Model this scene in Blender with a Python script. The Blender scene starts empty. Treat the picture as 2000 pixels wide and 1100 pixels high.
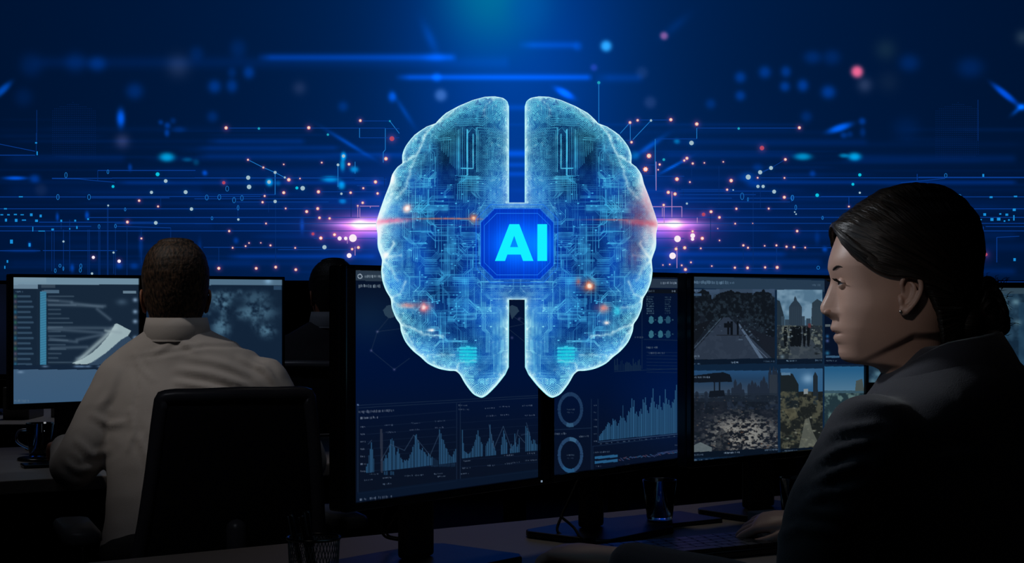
import bpy, math, random
import numpy as np
from mathutils import Vector, Matrix
random.seed(7)
rng = np.random.default_rng(11)
# ---------------------------------------------------------------- camera, world, lights
FPX = 3000.0; ZC = 1.17; HY = 588.0
sc = bpy.context.scene
cam_d = bpy.data.cameras.new('camera'); cam = bpy.data.objects.new('camera', cam_d)
sc.collection.objects.link(cam); sc.camera = cam
cam.location = (0, 0, ZC); cam.rotation_euler = (math.pi/2, 0, 0)
cam_d.sensor_width = 36; cam_d.lens = 36*FPX/2000; cam_d.shift_y = (HY-550)/2000
cam_d.clip_start = .05
sc.view_settings.view_transform = 'Standard'; sc.view_settings.look = 'None'
sc.view_settings.exposure = 0; sc.view_settings.gamma = 1; sc.view_settings.use_curve_mapping = False
wd = bpy.data.worlds.new('world'); sc.world = wd; wd.use_nodes = True
wd.node_tree.nodes['Background'].inputs[0].default_value = (.01, .02, .06, 1)
wd.node_tree.nodes['Background'].inputs[1].default_value = .1

def aim(o, tgt):
    d = Vector(tgt)-o.location
    o.rotation_euler = d.to_track_quat('-Z', 'Y').to_euler()
def spot(loc, tgt, e, col, ang, size=.15, blend=.8):
    l = bpy.data.lights.new('unseen_spot', 'SPOT'); l.energy = e; l.color = col
    l.spot_size = math.radians(ang); l.spot_blend = blend; l.shadow_soft_size = size
    o = bpy.data.objects.new('unseen_spot', l); sc.collection.objects.link(o)
    o.location = loc; aim(o, tgt); return o
# warm downlight over the man in the shirt; unseen spots added for the woman's face, plus weak added washes
spot((-1.75, 2.9, 3.0), (-.82, 3.8, 1.09), 46, (1, .93, .87), 20, .08)
spot((.35, 3.6, 2.9), (-.75, 3.9, 1.0), 8, (.75, .85, 1), 26, .08)
spot((-.45, 2.42, 1.72), (.44, 2.03, 1.14), 20, (.86, .92, 1), 22, .05)  # added key below ceiling height, stands in for monitor glow on her face
spot((-.35, .9, 1.95), (.45, 2.03, 1.13), 11, (1, .94, .92), 12, .05)
spot((.45, .3, 3.1), (.66, 2.0, .98), 1.5, (.75, .82, 1), 26, .3)
spot((-2.2, 4.6, 3.1), (-1.5, 4.1, .72), 13, (.9, .92, 1), 34, .25)
spot((-1.6, 6.6, 3.3), (-1.7, 5.9, .73), 26, (.85, .9, 1), 34, .2)
spot((.1, 3.6, 3.2), (.2, 2.75, .76), 13, (1, .9, .78), 40, .3)
spot((-.75, 1.2, 3.2), (-.45, 2.1, .76), 5, (1, .9, .78), 24, .3)
spot((-1.0, 1.2, 3.3), (-.65, 3.3, .8), 9, (.85, .88, 1), 24, .2)
spot((-1.9, 4.4, 3.2), (-.7, 5.5, 1.05), 16, (.7, .8, 1), 26, .1)

# ---------------------------------------------------------------- helpers
def P(px, py, Y): return Vector(((px-1000)/FPX*Y, Y, ZC-(py-HY)/FPX*Y))
def lin(c):
    c = np.asarray(c, float)/255.
    return np.where(c <= .04045, c/12.92, ((c+.055)/1.055)**2.4)
def L4(c): v = lin(c); return (float(v[0]), float(v[1]), float(v[2]), 1)
def mat(name, col, rough=.6, metal=0, bump=0, bscale=60, var=.12, sheen=0, spec=.5, coat=0, trans=0):
    m = bpy.data.materials.new(name); m.use_nodes = True; nt = m.node_tree; b = nt.nodes['Principled BSDF']
    b.inputs['Roughness'].default_value = rough; b.inputs['Metallic'].default_value = metal
    b.inputs['Specular IOR Level'].default_value = spec
    b.inputs['Coat Weight'].default_value = coat; b.inputs['Transmission Weight'].default_value = trans
    if sheen: b.inputs['Sheen Weight'].default_value = sheen
    tc = nt.nodes.new('ShaderNodeTexCoord'); nz = nt.nodes.new('ShaderNodeTexNoise'); nz.inputs['Scale'].default_value = bscale
    nz.inputs['Detail'].default_value = 4
    nt.links.new(tc.outputs['Object'], nz.inputs['Vector'])
    mx = nt.nodes.new('ShaderNodeMix'); mx.data_type = 'RGBA'
    c = L4(col); mx.inputs[6].default_value = tuple(v*(1-var) for v in c[:3])+(1,)
    mx.inputs[7].default_value = tuple(min(1, v*(1+var)) for v in c[:3])+(1,)
    nt.links.new(nz.outputs['Fac'], mx.inputs[0]); nt.links.new(mx.outputs[2], b.inputs['Base Color'])
    if bump:
        bp = nt.nodes.new('ShaderNodeBump'); bp.inputs['Strength'].default_value = bump; bp.inputs['Distance'].default_value = .002
        nt.links.new(nz.outputs['Fac'], bp.inputs['Height']); nt.links.new(bp.outputs['Normal'], b.inputs['Normal'])
    return m
def emis(name, col, s=1.0):
    m = bpy.data.materials.new(name); m.use_nodes = True; nt = m.node_tree; nt.nodes.clear()
    o = nt.nodes.new('ShaderNodeOutputMaterial'); e = nt.nodes.new('ShaderNodeEmission')
    e.inputs[0].default_value = L4(col); e.inputs[1].default_value = s; nt.links.new(e.outputs[0], o.inputs[0]); return m
def attr_emis(name, alpha=1.0):
    m = bpy.data.materials.new(name); m.use_nodes = True; nt = m.node_tree; nt.nodes.clear()
    o = nt.nodes.new('ShaderNodeOutputMaterial'); e = nt.nodes.new('ShaderNodeEmission'); a = nt.nodes.new('ShaderNodeAttribute')
    a.attribute_name = 'picture'; nt.links.new(a.outputs['Color'], e.inputs[0])
    if alpha < 1:
        t = nt.nodes.new('ShaderNodeBsdfTransparent'); mx = nt.nodes.new('ShaderNodeMixShader'); mx.inputs[0].default_value = alpha
        nt.links.new(t.outputs[0], mx.inputs[1]); nt.links.new(e.outputs[0], mx.inputs[2]); nt.links.new(mx.outputs[0], o.inputs[0])
    else: nt.links.new(e.outputs[0], o.inputs[0])
    return m
def hairmat(name, col, hi, rough=.42):
    m = bpy.data.materials.new(name); m.use_nodes = True; nt = m.node_tree; b = nt.nodes['Principled BSDF']
    b.inputs['Roughness'].default_value = rough; b.inputs['Specular IOR Level'].default_value = .45
    a = nt.nodes.new('ShaderNodeAttribute'); a.attribute_name = 'strand'
    nz = nt.nodes.new('ShaderNodeTexNoise'); nz.inputs['Scale'].default_value = 1; nz.inputs['Detail'].default_value = 5
    nt.links.new(a.outputs['Vector'], nz.inputs['Vector'])
    cr = nt.nodes.new('ShaderNodeValToRGB'); cr.color_ramp.elements[0].position = .38; cr.color_ramp.elements[1].position = .68
    cr.color_ramp.elements[0].color = L4(col); cr.color_ramp.elements[1].color = L4(hi)
    nt.links.new(nz.outputs['Fac'], cr.inputs[0]); nt.links.new(cr.outputs[0], b.inputs['Base Color'])
    bp = nt.nodes.new('ShaderNodeBump'); bp.inputs['Strength'].default_value = .8; bp.inputs['Distance'].default_value = .003
    nt.links.new(nz.outputs['Fac'], bp.inputs['Height']); nt.links.new(bp.outputs['Normal'], b.inputs['Normal'])
    return m
def wloc(o):
    v = Vector((0, 0, 0))
    while o is not None: v += o.location; o = o.parent
    return v
def raw(name, V, F, mats, parent=None, smooth=True, mi=None, bev=0, attr=None, attrname='picture'):
    """V in world coordinates; becomes one mesh object, local to its parent"""
    V = np.asarray([tuple(v) for v in V], float) if not isinstance(V, np.ndarray) else V
    if parent is not None: V = V-np.array(wloc(parent))
    me = bpy.data.meshes.new(name)
    if isinstance(F, np.ndarray):
        me.vertices.add(len(V)); me.vertices.foreach_set('co', V.astype(np.float32).ravel())
        n = len(F); k = F.shape[1]; me.loops.add(n*k); me.polygons.add(n)
        me.loops.foreach_set('vertex_index', F.astype(np.int32).ravel())
        me.polygons.foreach_set('loop_start', np.arange(0, n*k, k, dtype=np.int32))
        me.polygons.foreach_set('loop_total', np.full(n, k, dtype=np.int32)); me.update(calc_edges=True)
    else: me.from_pydata(V.tolist(), [], [tuple(f) for f in F])
    if not isinstance(mats, (list, tuple)): mats = [mats]
    for m in mats: me.materials.append(m)
    if mi is not None: me.polygons.foreach_set('material_index', np.asarray(mi, np.int32))
    if smooth: me.polygons.foreach_set('use_smooth', np.ones(len(me.polygons), bool))
    if attr is not None:
        a = me.attributes.new(attrname, 'FLOAT_COLOR' if attrname == 'picture' else 'FLOAT_VECTOR', 'POINT')
        if attrname == 'picture':
            c = np.ones((len(V), 4), np.float32); c[:, :3] = attr; a.data.foreach_set('color', c.ravel())
        else: a.data.foreach_set('vector', np.asarray(attr, np.float32).ravel())
    me.update()
    o = bpy.data.objects.new(name, me); sc.collection.objects.link(o); o.parent = parent
    if bev:
        b = o.modifiers.new('bevel', 'BEVEL'); b.width = bev; b.segments = 2; b.limit_method = 'ANGLE'
    return o
def obj(name, parts, m, parent=None, **k):
    V, F = merge(parts) if isinstance(parts, list) else parts
    return raw(name, V, F, m, parent, **k)
def merge(parts):
    V = []; F = []
    for v, f in parts:
        n = len(V); V += [tuple(x) for x in v]; F += [tuple(i+n for i in q) for q in f]
    return V, F
def thing(name, label, cat, loc, group=None):
    o = bpy.data.objects.new(name, None); sc.collection.objects.link(o); o.location = loc; o.empty_display_size = .05
    o['label'] = label; o['category'] = cat
    if group: o['group'] = group
    return o
def tag(o, label, cat, group=None):
    o['label'] = label; o['category'] = cat
    if group: o['group'] = group
    return o
def struct(o, label=None, cat=None):
    o['kind'] = 'structure'
    if label: o['label'] = label; o['category'] = cat or 'structure'
    return o
def box(c, s, ax=None, az=0):
    """c centre, s full size, ax: angle about z"""
    r = Matrix.Rotation(az, 3, 'Z') if ax is None else ax
    V = [Vector(c)+r@Vector((x*s[0]/2, y*s[1]/2, z*s[2]/2)) for x in (-1, 1) for y in (-1, 1) for z in (-1, 1)]
    return V, [(0, 1, 3, 2), (4, 6, 7, 5), (0, 4, 5, 1), (2, 3, 7, 6), (0, 2, 6, 4), (1, 5, 7, 3)]
def prism(pts, z0, z1):
    n = len(pts); V = [(p[0], p[1], z0) for p in pts]+[(p[0], p[1], z1) for p in pts]
    return V, [tuple(range(n))[::-1], tuple(range(n, 2*n))]+[(i, (i+1) % n, n+(i+1) % n, n+i) for i in range(n)]
def smoothpts(pts, k=6):
    pts = [Vector(p) for p in pts]; out = []
    for i in range(len(pts)-1):
        p0 = pts[max(i-1, 0)]; p1 = pts[i]; p2 = pts[i+1]; p3 = pts[min(i+2, len(pts)-1)]
        for j in range(k):
            t = j/k; out.append(.5*((2*p1)+(p2-p0)*t+(2*p0-5*p1+4*p2-p3)*t*t+(3*p1-p0-3*p2+p3)*t**3))
    out.append(pts[-1]); return out
def tube(pts, r, seg=10, k=0, cap=True):
    """r a number or a radius per point; k subdivisions per span; round ends"""
    n0 = len(pts); rr = [r]*n0 if not hasattr(r, '__len__') else list(r)
    if k:
        P4 = [Vector((p[0], p[1], p[2], q)) for p, q in zip(pts, rr)]
        P4 = smoothpts(P4, k); pts = [Vector(p[:3]) for p in P4]; rr = [p[3] for p in P4]
    else: pts = [Vector(p) for p in pts]
    if cap:
        d0 = (pts[0]-pts[1]).normalized(); d1 = (pts[-1]-pts[-2]).normalized(); a = []; b = []
        for t in (90, 60, 30):
            t = math.radians(t); a.append((pts[0]+d0*rr[0]*math.sin(t)*.9, rr[0]*max(math.cos(t), .02)))
        for t in (30, 60, 90):
            t = math.radians(t); b.append((pts[-1]+d1*rr[-1]*math.sin(t)*.9, rr[-1]*max(math.cos(t), .02)))
        pts = [x[0] for x in a]+pts+[x[0] for x in b]; rr = [x[1] for x in a]+rr+[x[1] for x in b]
    V = []; F = []; up = None
    for i, p in enumerate(pts):
        t = (pts[min(i+1, len(pts)-1)]-pts[max(i-1, 0)]).normalized()
        if up is None: up = Vector((0, 0, 1)) if abs(t.z) < .9 else Vector((1, 0, 0))
        u = (up-t*up.dot(t)); u = u.normalized() if u.length > 1e-6 else t.orthogonal().normalized(); w = t.cross(u); up = u
        for j in range(seg):
            a = 2*math.pi*j/seg; V.append(p+(u*math.cos(a)+w*math.sin(a))*rr[i])
    for i in range(len(pts)-1):
        for j in range(seg):
            F.append((i*seg+j, i*seg+(j+1) % seg, (i+1)*seg+(j+1) % seg, (i+1)*seg+j))
    F.append(tuple(range(seg))[::-1]); F.append(tuple(range((len(pts)-1)*seg, len(pts)*seg)))
    return V, F
def lathe(prof, c, seg=32, closed=False):
    V = []; F = []; n = len(prof)
    for j in range(seg):
        a = 2*math.pi*j/seg
        for r, z in prof: V.append((c[0]+r*math.cos(a), c[1]+r*math.sin(a), c[2]+z))
    for j in range(seg):
        for i in range(n-1+(1 if closed else 0)):
            F.append((j*n+i, ((j+1) % seg)*n+i, ((j+1) % seg)*n+(i+1) % n, j*n+(i+1) % n))
    return V, F
def ellipsoid(c, r, seg=20, rings=12, rot=None):
    V = []; F = []
    for i in range(rings+1):
        t = math.pi*i/rings
        for j in range(seg):
            a = 2*math.pi*j/seg; v = Vector((r[0]*math.sin(t)*math.cos(a), r[1]*math.sin(t)*math.sin(a), r[2]*math.cos(t)))
            V.append(Vector(c)+(rot@v if rot else v))
    for i in range(rings):
        for j in range(seg): F.append((i*seg+j, (i+1)*seg+j, (i+1)*seg+(j+1) % seg, i*seg+(j+1) % seg))
    return V, F
def rings_loft(R, caps=True):
    n = len(R[0]); V = [p for r in R for p in r]; F = []
    for i in range(len(R)-1):
        for j in range(n): F.append((i*n+j, i*n+(j+1) % n, (i+1)*n+(j+1) % n, (i+1)*n+j))
    if caps: F.append(tuple(range(n))[::-1]); F.append(tuple(range((len(R)-1)*n, len(R)*n)))
    return V, F
def remeshed(parts, voxel, smooth=4, fac=.5):
    """fuse overlapping pieces into one continuous skin -> numpy verts, faces"""
    V, F = merge(parts); me = bpy.data.meshes.new('t'); me.from_pydata([tuple(v) for v in V], [], F); me.update()
    o = bpy.data.objects.new('t', me); sc.collection.objects.link(o)
    r = o.modifiers.new('r', 'REMESH'); r.mode = 'VOXEL'; r.voxel_size = voxel
    s = o.modifiers.new('s', 'SMOOTH'); s.iterations = smooth; s.factor = fac
    dg = bpy.context.evaluated_depsgraph_get(); dg.update(); e = o.evaluated_get(dg)
    m2 = bpy.data.meshes.new_from_object(e); n = len(m2.vertices); co = np.zeros(n*3, np.float32); m2.vertices.foreach_get('co', co)
    nr = np.zeros(n*3, np.float32); m2.vertex_normals.foreach_get('vector', nr)
    Fs = [tuple(p.vertices) for p in m2.polygons]
    bpy.data.objects.remove(o); bpy.data.meshes.remove(me); bpy.data.meshes.remove(m2)
    return co.reshape(-1, 3).astype(float), nr.reshape(-1, 3).astype(float), Fs
def vnoise(X, Y, cell, seed, octv=1):
    out = 0; amp = 1; tot = 0
    for o in range(octv):
        g = np.random.default_rng(seed+o*17).random((97, 97)); x = X/cell; y = Y/cell
        xi = np.floor(x).astype(int); yi = np.floor(y).astype(int); fx = x-xi; fy = y-yi
        fx = fx*fx*(3-2*fx); fy = fy*fy*(3-2*fy); xi %= 96; yi %= 96
        out = out+amp*(g[yi, xi]*(1-fx)*(1-fy)+g[yi, xi+1]*fx*(1-fy)+g[yi+1, xi]*(1-fx)*fy+g[yi+1, xi+1]*fx*fy)
        tot += amp; amp *= .55; cell = cell/2
    return out/tot
# a picture shown on a screen: painted per vertex of a fine grid
class Canvas:
    def __init__(s, X, Y, base): s.X = X; s.Y = Y; s.c = np.zeros(X.shape+(3,))+np.array(base, float)
    def mix(s, m, col, a=1):
        m = (m*a)[..., None]; s.c = s.c*(1-m)+np.array(col, float)*m
    def add(s, m, col, a=1): s.c = s.c+(m*a)[..., None]*np.array(col, float)
    def poly(s, pts, col, a=1):
        ins = np.zeros(s.X.shape, bool); n = len(pts)
        for i in range(n):
            x0, y0 = pts[i]; x1, y1 = pts[(i+1) % n]
            if y0 == y1: continue
            c = ((s.Y >= y0) != (s.Y >= y1)) & (s.X < (x1-x0)*(s.Y-y0)/(y1-y0)+x0); ins ^= c
        s.mix(ins.astype(float), col, a); return ins
    def rect(s, x0, y0, x1, y1, col, a=1, sl=0):
        yy = s.Y-sl*(s.X-x0); m = (s.X >= x0) & (s.X <= x1) & (yy >= y0) & (yy <= y1); s.mix(m.astype(float), col, a)
    def line(s, x0, y0, x1, y1, w, col, a=1, soft=False):
        dx, dy = x1-x0, y1-y0; l = dx*dx+dy*dy+1e-9; t = np.clip(((s.X-x0)*dx+(s.Y-y0)*dy)/l, 0, 1)
        d = np.hypot(s.X-x0-t*dx, s.Y-y0-t*dy); m = np.exp(-(d/w)**2) if soft else np.clip(w/2+.5-d, 0, 1); s.mix(m, col, a)
    def blob(s, x, y, sx, sy, col, a=1, rot=0, p=2):
        u = (s.X-x)*math.cos(rot)+(s.Y-y)*math.sin(rot); v = -(s.X-x)*math.sin(rot)+(s.Y-y)*math.cos(rot)
        r = np.hypot(u/sx, v/sy); s.add(np.exp(-r**p), col, a)
    def ring(s, x, y, rx, ry, w, col, a=1, a0=0, a1=360):
        r = np.hypot((s.X-x)/rx, (s.Y-y)/ry); m = np.abs(r-1)*rx < w/2
        th = np.degrees(np.arctan2(-(s.Y-y)/ry, (s.X-x)/rx)) % 360; m &= (th >= a0) & (th <= a1); s.mix(m.astype(float), col, a)
    def scrib(s, x0, y, x1, h, col, a=1, sl=0, seed=0):
        """a row of unreadable small marks, as blurred screen text looks"""
        r = random.Random(int(x0*7+y*13)+seed); x = x0
        while x < x1:
            w = r.uniform(.8, 2.2); s.rect(x, y-h/2*r.uniform(.5, 1)+sl*(x-x0), x+w, y+h/2*r.uniform(.5, 1)+sl*(x-x0), col, a*r.uniform(.5, 1)); x += w+r.choice((.5, .8, 1, 2.2))
def grid_faces(ny, nx):
    i = np.arange(ny*nx).reshape(ny, nx)
    return np.stack([i[:-1, :-1].ravel(), i[1:, :-1].ravel(), i[1:, 1:].ravel(), i[:-1, 1:].ravel()], 1)
def screen(name, TL, TR, BL, nx, ny, painter, parent, m):
    TL, TR, BL = [np.array(v) for v in (TL, TR, BL)]
    u = np.linspace(0, 1, nx)[None, :, None]; v = np.linspace(0, 1, ny)[:, None, None]
    W = TL+(TR-TL)*u+(BL-TL)*v
    px = 1000+FPX*W[..., 0]/W[..., 1]; py = HY-FPX*(W[..., 2]-ZC)/W[..., 1]
    c = Canvas(px, py, (4, 8, 20)); painter(c)
    return raw(name, W.reshape(-1, 3), grid_faces(ny, nx), m, parent, smooth=False, attr=lin(np.clip(c.c, 0, 255)).reshape(-1, 3))
# ---------------------------------------------------------------- materials
M = dict(
 wall=mat('wall_paint', (20, 24, 34), .9, bump=.2), floor=mat('floor_carpet', (22, 24, 30), .95, bump=.6, bscale=400),
 ceil=mat('ceiling_paint', (26, 28, 34), .9), desk=mat('pale_laminate', (150, 143, 138), .5, bscale=8, var=.05, spec=.3),
 deskleg=mat('grey_steel', (50, 52, 58), .45, .7), black=mat('black_plastic', (20, 21, 26), .42, bump=.1, bscale=300),
 gloss=mat('gloss_black', (14, 15, 20), .22), rubber=mat('soft_black', (15, 15, 18), .75),
 mesh=mat('mesh_fabric', (22, 24, 34), .9, bump=.5, bscale=900), frame=mat('chair_frame', (84, 84, 92), .35),
 skin=mat('skin_woman', (190, 152, 134), .46, bump=.05, bscale=700, var=.06), skin2=mat('skin_man', (150, 98, 74), .55, bump=.15, bscale=400, var=.08),
 lip=mat('lip', (140, 84, 78), .45), dark=mat('lash', (10, 8, 8), .6), white=mat('eye_white', (150, 146, 146), .3), iris=mat('iris', (50, 36, 26), .15),
 jacket=mat('jacket_wool', (32, 33, 44), .85, bump=.35, bscale=700, sheen=.25), shirt=mat('cotton_shirt', (176, 170, 166), .8, bump=.15, bscale=500, var=.04),
 suit=mat('navy_suit', (18, 20, 32), .85, bump=.3, bscale=500, sheen=.1), collar=mat('white_collar', (120, 125, 135), .8), trouser=mat('trouser', (11, 12, 17), .9),
 steel=mat('brushed_steel', (130, 130, 135), .3, .9), glass=mat('clear_glass', (215, 225, 235), .05, trans=1.0, var=0),
 coffee=mat('coffee', (24, 14, 9), .2), milk=mat('pale_drink', (90, 84, 82), .5), key=mat('keycap', (30, 31, 36), .35), card=mat('pale_card', (120, 118, 116), .7),
 gold=mat('earring', (200, 190, 180), .2, .9),
)
M['brow'] = mat('brow_hair', (44, 32, 26), .9)
M['pad'] = mat('arm_pad_rubber', (70, 72, 78), .5)
M['pic'] = attr_emis('screen_picture'); M['holo'] = attr_emis('hologram_light', .93)
M['hair'] = hairmat('dark_brown_hair', (12, 9, 8), (50, 40, 33)); M['hair2'] = hairmat('short_brown_hair', (14, 10, 8), (88, 66, 50), .6)
M['hair3'] = hairmat('black_short_hair', (8, 8, 10), (24, 23, 26), .6)
# ---------------------------------------------------------------- room
X0, X1, YN, YF, ZT = -4.2, 4.2, -1.6, 9.3, 3.5
def slab(name, a, b, m): return struct(raw(name, *box(((a[0]+b[0])/2, (a[1]+b[1])/2, (a[2]+b[2])/2), (b[0]-a[0], b[1]-a[1], b[2]-a[2])), m, smooth=False))
slab('floor', (X0-.1, YN-.1, -.1), (X1+.1, YF+.1, 0), M['floor'])
slab('ceiling', (X0-.1, YN-.1, ZT), (X1+.1, YF+.1, ZT+.1), M['ceil'])
slab('wall_back', (X0, YF, 0), (X1, YF+.1, ZT), M['wall'])
slab('wall_front', (X0, YN-.1, 0), (X1, YN, ZT), M['wall'])
slab('wall_left', (X0-.1, YN, 0), (X0, YF, ZT), M['wall'])
slab('wall_right', (X1, YN, 0), (X1+.1, YF, ZT), M['wall'])
slab('baseboard_back', (X0, YF-.015, 0), (X1, YF, .1), M['black'])
# ---------------------------------------------------------------- video wall
YW = 9.12
def wp(px, py, dy=0): return P(px, py, YW-dy)
A = P(-160, -70, YW); B_ = P(2160, 548, YW)
vw = thing('video_wall', 'huge wall display glowing deep blue with circuit lines and scattered light points behind the workstations', 'video wall', ((A.x+B_.x)/2, YW+.06, B_.z))
obj('housing', [box(((A.x+B_.x)/2, YW+.09, (A.z+B_.z)/2), (B_.x-A.x+.05, .17, A.z-B_.z+.05))], M['black'], vw, bev=.01)
CR6 = lambda x, y: (x*.2546, 260+y*.2546)
CR7 = lambda x, y: (380+x*.2909, 220+y*.2909)
CR8 = lambda x, y: (1220+x*.29086, 220+y*.29086)
CR9 = lambda x, y: (1500+x*.3455, 340+y*.3455)
CL = lambda x, y: (x*.2546, y*.2546)
NODES = []
def nd(cr, L):
    for x, y, r, k in L:
        px, py = cr(x, y); s = cr(1, 0)[0]-cr(0, 0)[0]; NODES.append((px, py, r*s, k))
nd(CR7, [(212,103,13,'p'),(432,107,8,'t'),(767,102,13,'p'),(1113,54,11,'p'),(1311,57,6,'t'),(895,148,8,'t'),(1325,175,16,'r'),(1285,310,14,'p'),(359,317,8,'p'),(462,369,8,'p'),(541,402,10,'w'),(606,436,7,'w'),(633,451,14,'p'),(708,443,6,'p'),(599,348,6,'p'),(854,336,7,'p'),(963,351,9,'w'),(1000,292,11,'w'),(1037,347,11,'p'),(360,437,14,'w'),(366,499,15,'w'),(196,471,11,'r'),(500,466,12,'w'),(599,538,12,'p'),(687,506,10,'c'),(726,508,15,'w'),(832,532,13,'p'),(986,545,8,'w'),(1048,538,10,'p'),(1133,508,8,'p'),(1215,466,13,'p'),(1229,543,10,'p'),(1129,606,10,'p'),(1096,626,7,'p'),(471,560,8,'p'),(457,602,9,'p'),(541,597,11,'w'),(612,644,7,'p'),(753,665,12,'p'),(827,645,12,'p'),(839,707,11,'p'),(907,711,10,'p'),(294,718,8,'w'),(480,745,7,'p'),(233,796,9,'p'),(795,815,10,'r'),(848,843,13,'o'),(940,820,12,'o'),(974,845,14,'W'),(1015,845,12,'W'),(1063,843,26,'W'),(872,904,14,'w'),(366,876,6,'p'),(343,897,7,'p'),(256,908,7,'p'),(445,875,5,'p'),(510,892,8,'p'),(676,909,7,'p'),(1100,906,12,'p'),(1058,917,10,'p'),(1038,960,16,'W'),(163,1046,12,'p'),(414,1046,11,'p'),(545,1038,11,'p'),(680,1055,11,'p')])
nd(CR8, [(36,67,11,'p'),(87,52,10,'p'),(177,53,8,'w'),(310,48,13,'p'),(484,77,14,'p'),(766,107,8,'t'),(1173,102,12,'p'),(46,199,10,'p'),(449,204,15,'w'),(922,238,15,'r'),(163,291,18,'p'),(263,316,9,'t'),(235,349,9,'p'),(225,384,6,'p'),(140,381,18,'o'),(418,307,12,'p'),(400,322,9,'p'),(457,342,9,'p'),(535,338,6,'p'),(662,331,6,'p'),(1079,315,11,'p'),(983,372,13,'w'),(910,401,14,'w'),(830,433,17,'w'),(893,438,7,'p'),(1073,439,7,'p'),(351,447,15,'p'),(438,467,7,'p'),(715,457,14,'p'),(895,496,11,'w'),(930,496,11,'w'),(293,536,13,'p'),(338,547,13,'p'),(688,518,9,'p'),(729,520,5,'w'),(1004,531,13,'w'),(1072,569,12,'p'),(1293,555,12,'c'),(418,611,7,'w'),(262,621,10,'p'),(750,646,9,'p'),(967,645,8,'p'),(580,666,12,'p'),(530,684,12,'r'),(636,704,11,'p'),(742,746,7,'p'),(860,744,4,'p'),(1158,796,10,'p'),(457,827,16,'W'),(456,850,11,'W'),(456,798,10,'p'),(355,848,22,'W'),(521,845,13,'o'),(637,859,6,'p'),(625,779,4,'p'),(403,908,13,'p'),(345,916,12,'p'),(511,912,7,'p'),(797,892,9,'p'),(828,908,8,'p'),(940,895,6,'p'),(1019,892,8,'p'),(1087,901,9,'p'),(1137,904,9,'p'),(1212,907,7,'p'),(322,962,22,'W'),(445,1006,7,'p'),(303,1020,6,'p'),(257,1024,5,'p'),(383,1026,7,'p'),(408,1054,12,'p'),(585,1031,6,'p'),(740,1042,9,'p'),(825,1043,11,'p'),(943,1040,9,'p'),(1024,1040,12,'p'),(1142,668,5,'w'),(1151,682,5,'w')])
nd(CR6, [(1209,316,15,'c'),(867,410,11,'c'),(1271,368,14,'w'),(1162,455,12,'w'),(1424,453,15,'w'),(1068,519,11,'p'),(1213,563,9,'p'),(1469,583,13,'w'),(830,556,7,'w'),(978,683,13,'p'),(1195,689,14,'w'),(1085,809,9,'p'),(487,832,8,'w'),(716,954,12,'W'),(871,917,8,'w'),(914,983,13,'W'),(706,1078,9,'w')])
nd(CR9, [(519,5,9,'c'),(480,58,8,'c'),(519,106,6,'w'),(457,184,6,'p'),(1232,455,9,'r')])
NODES.append((1169.5, 161.5, 3, 't'))
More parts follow.
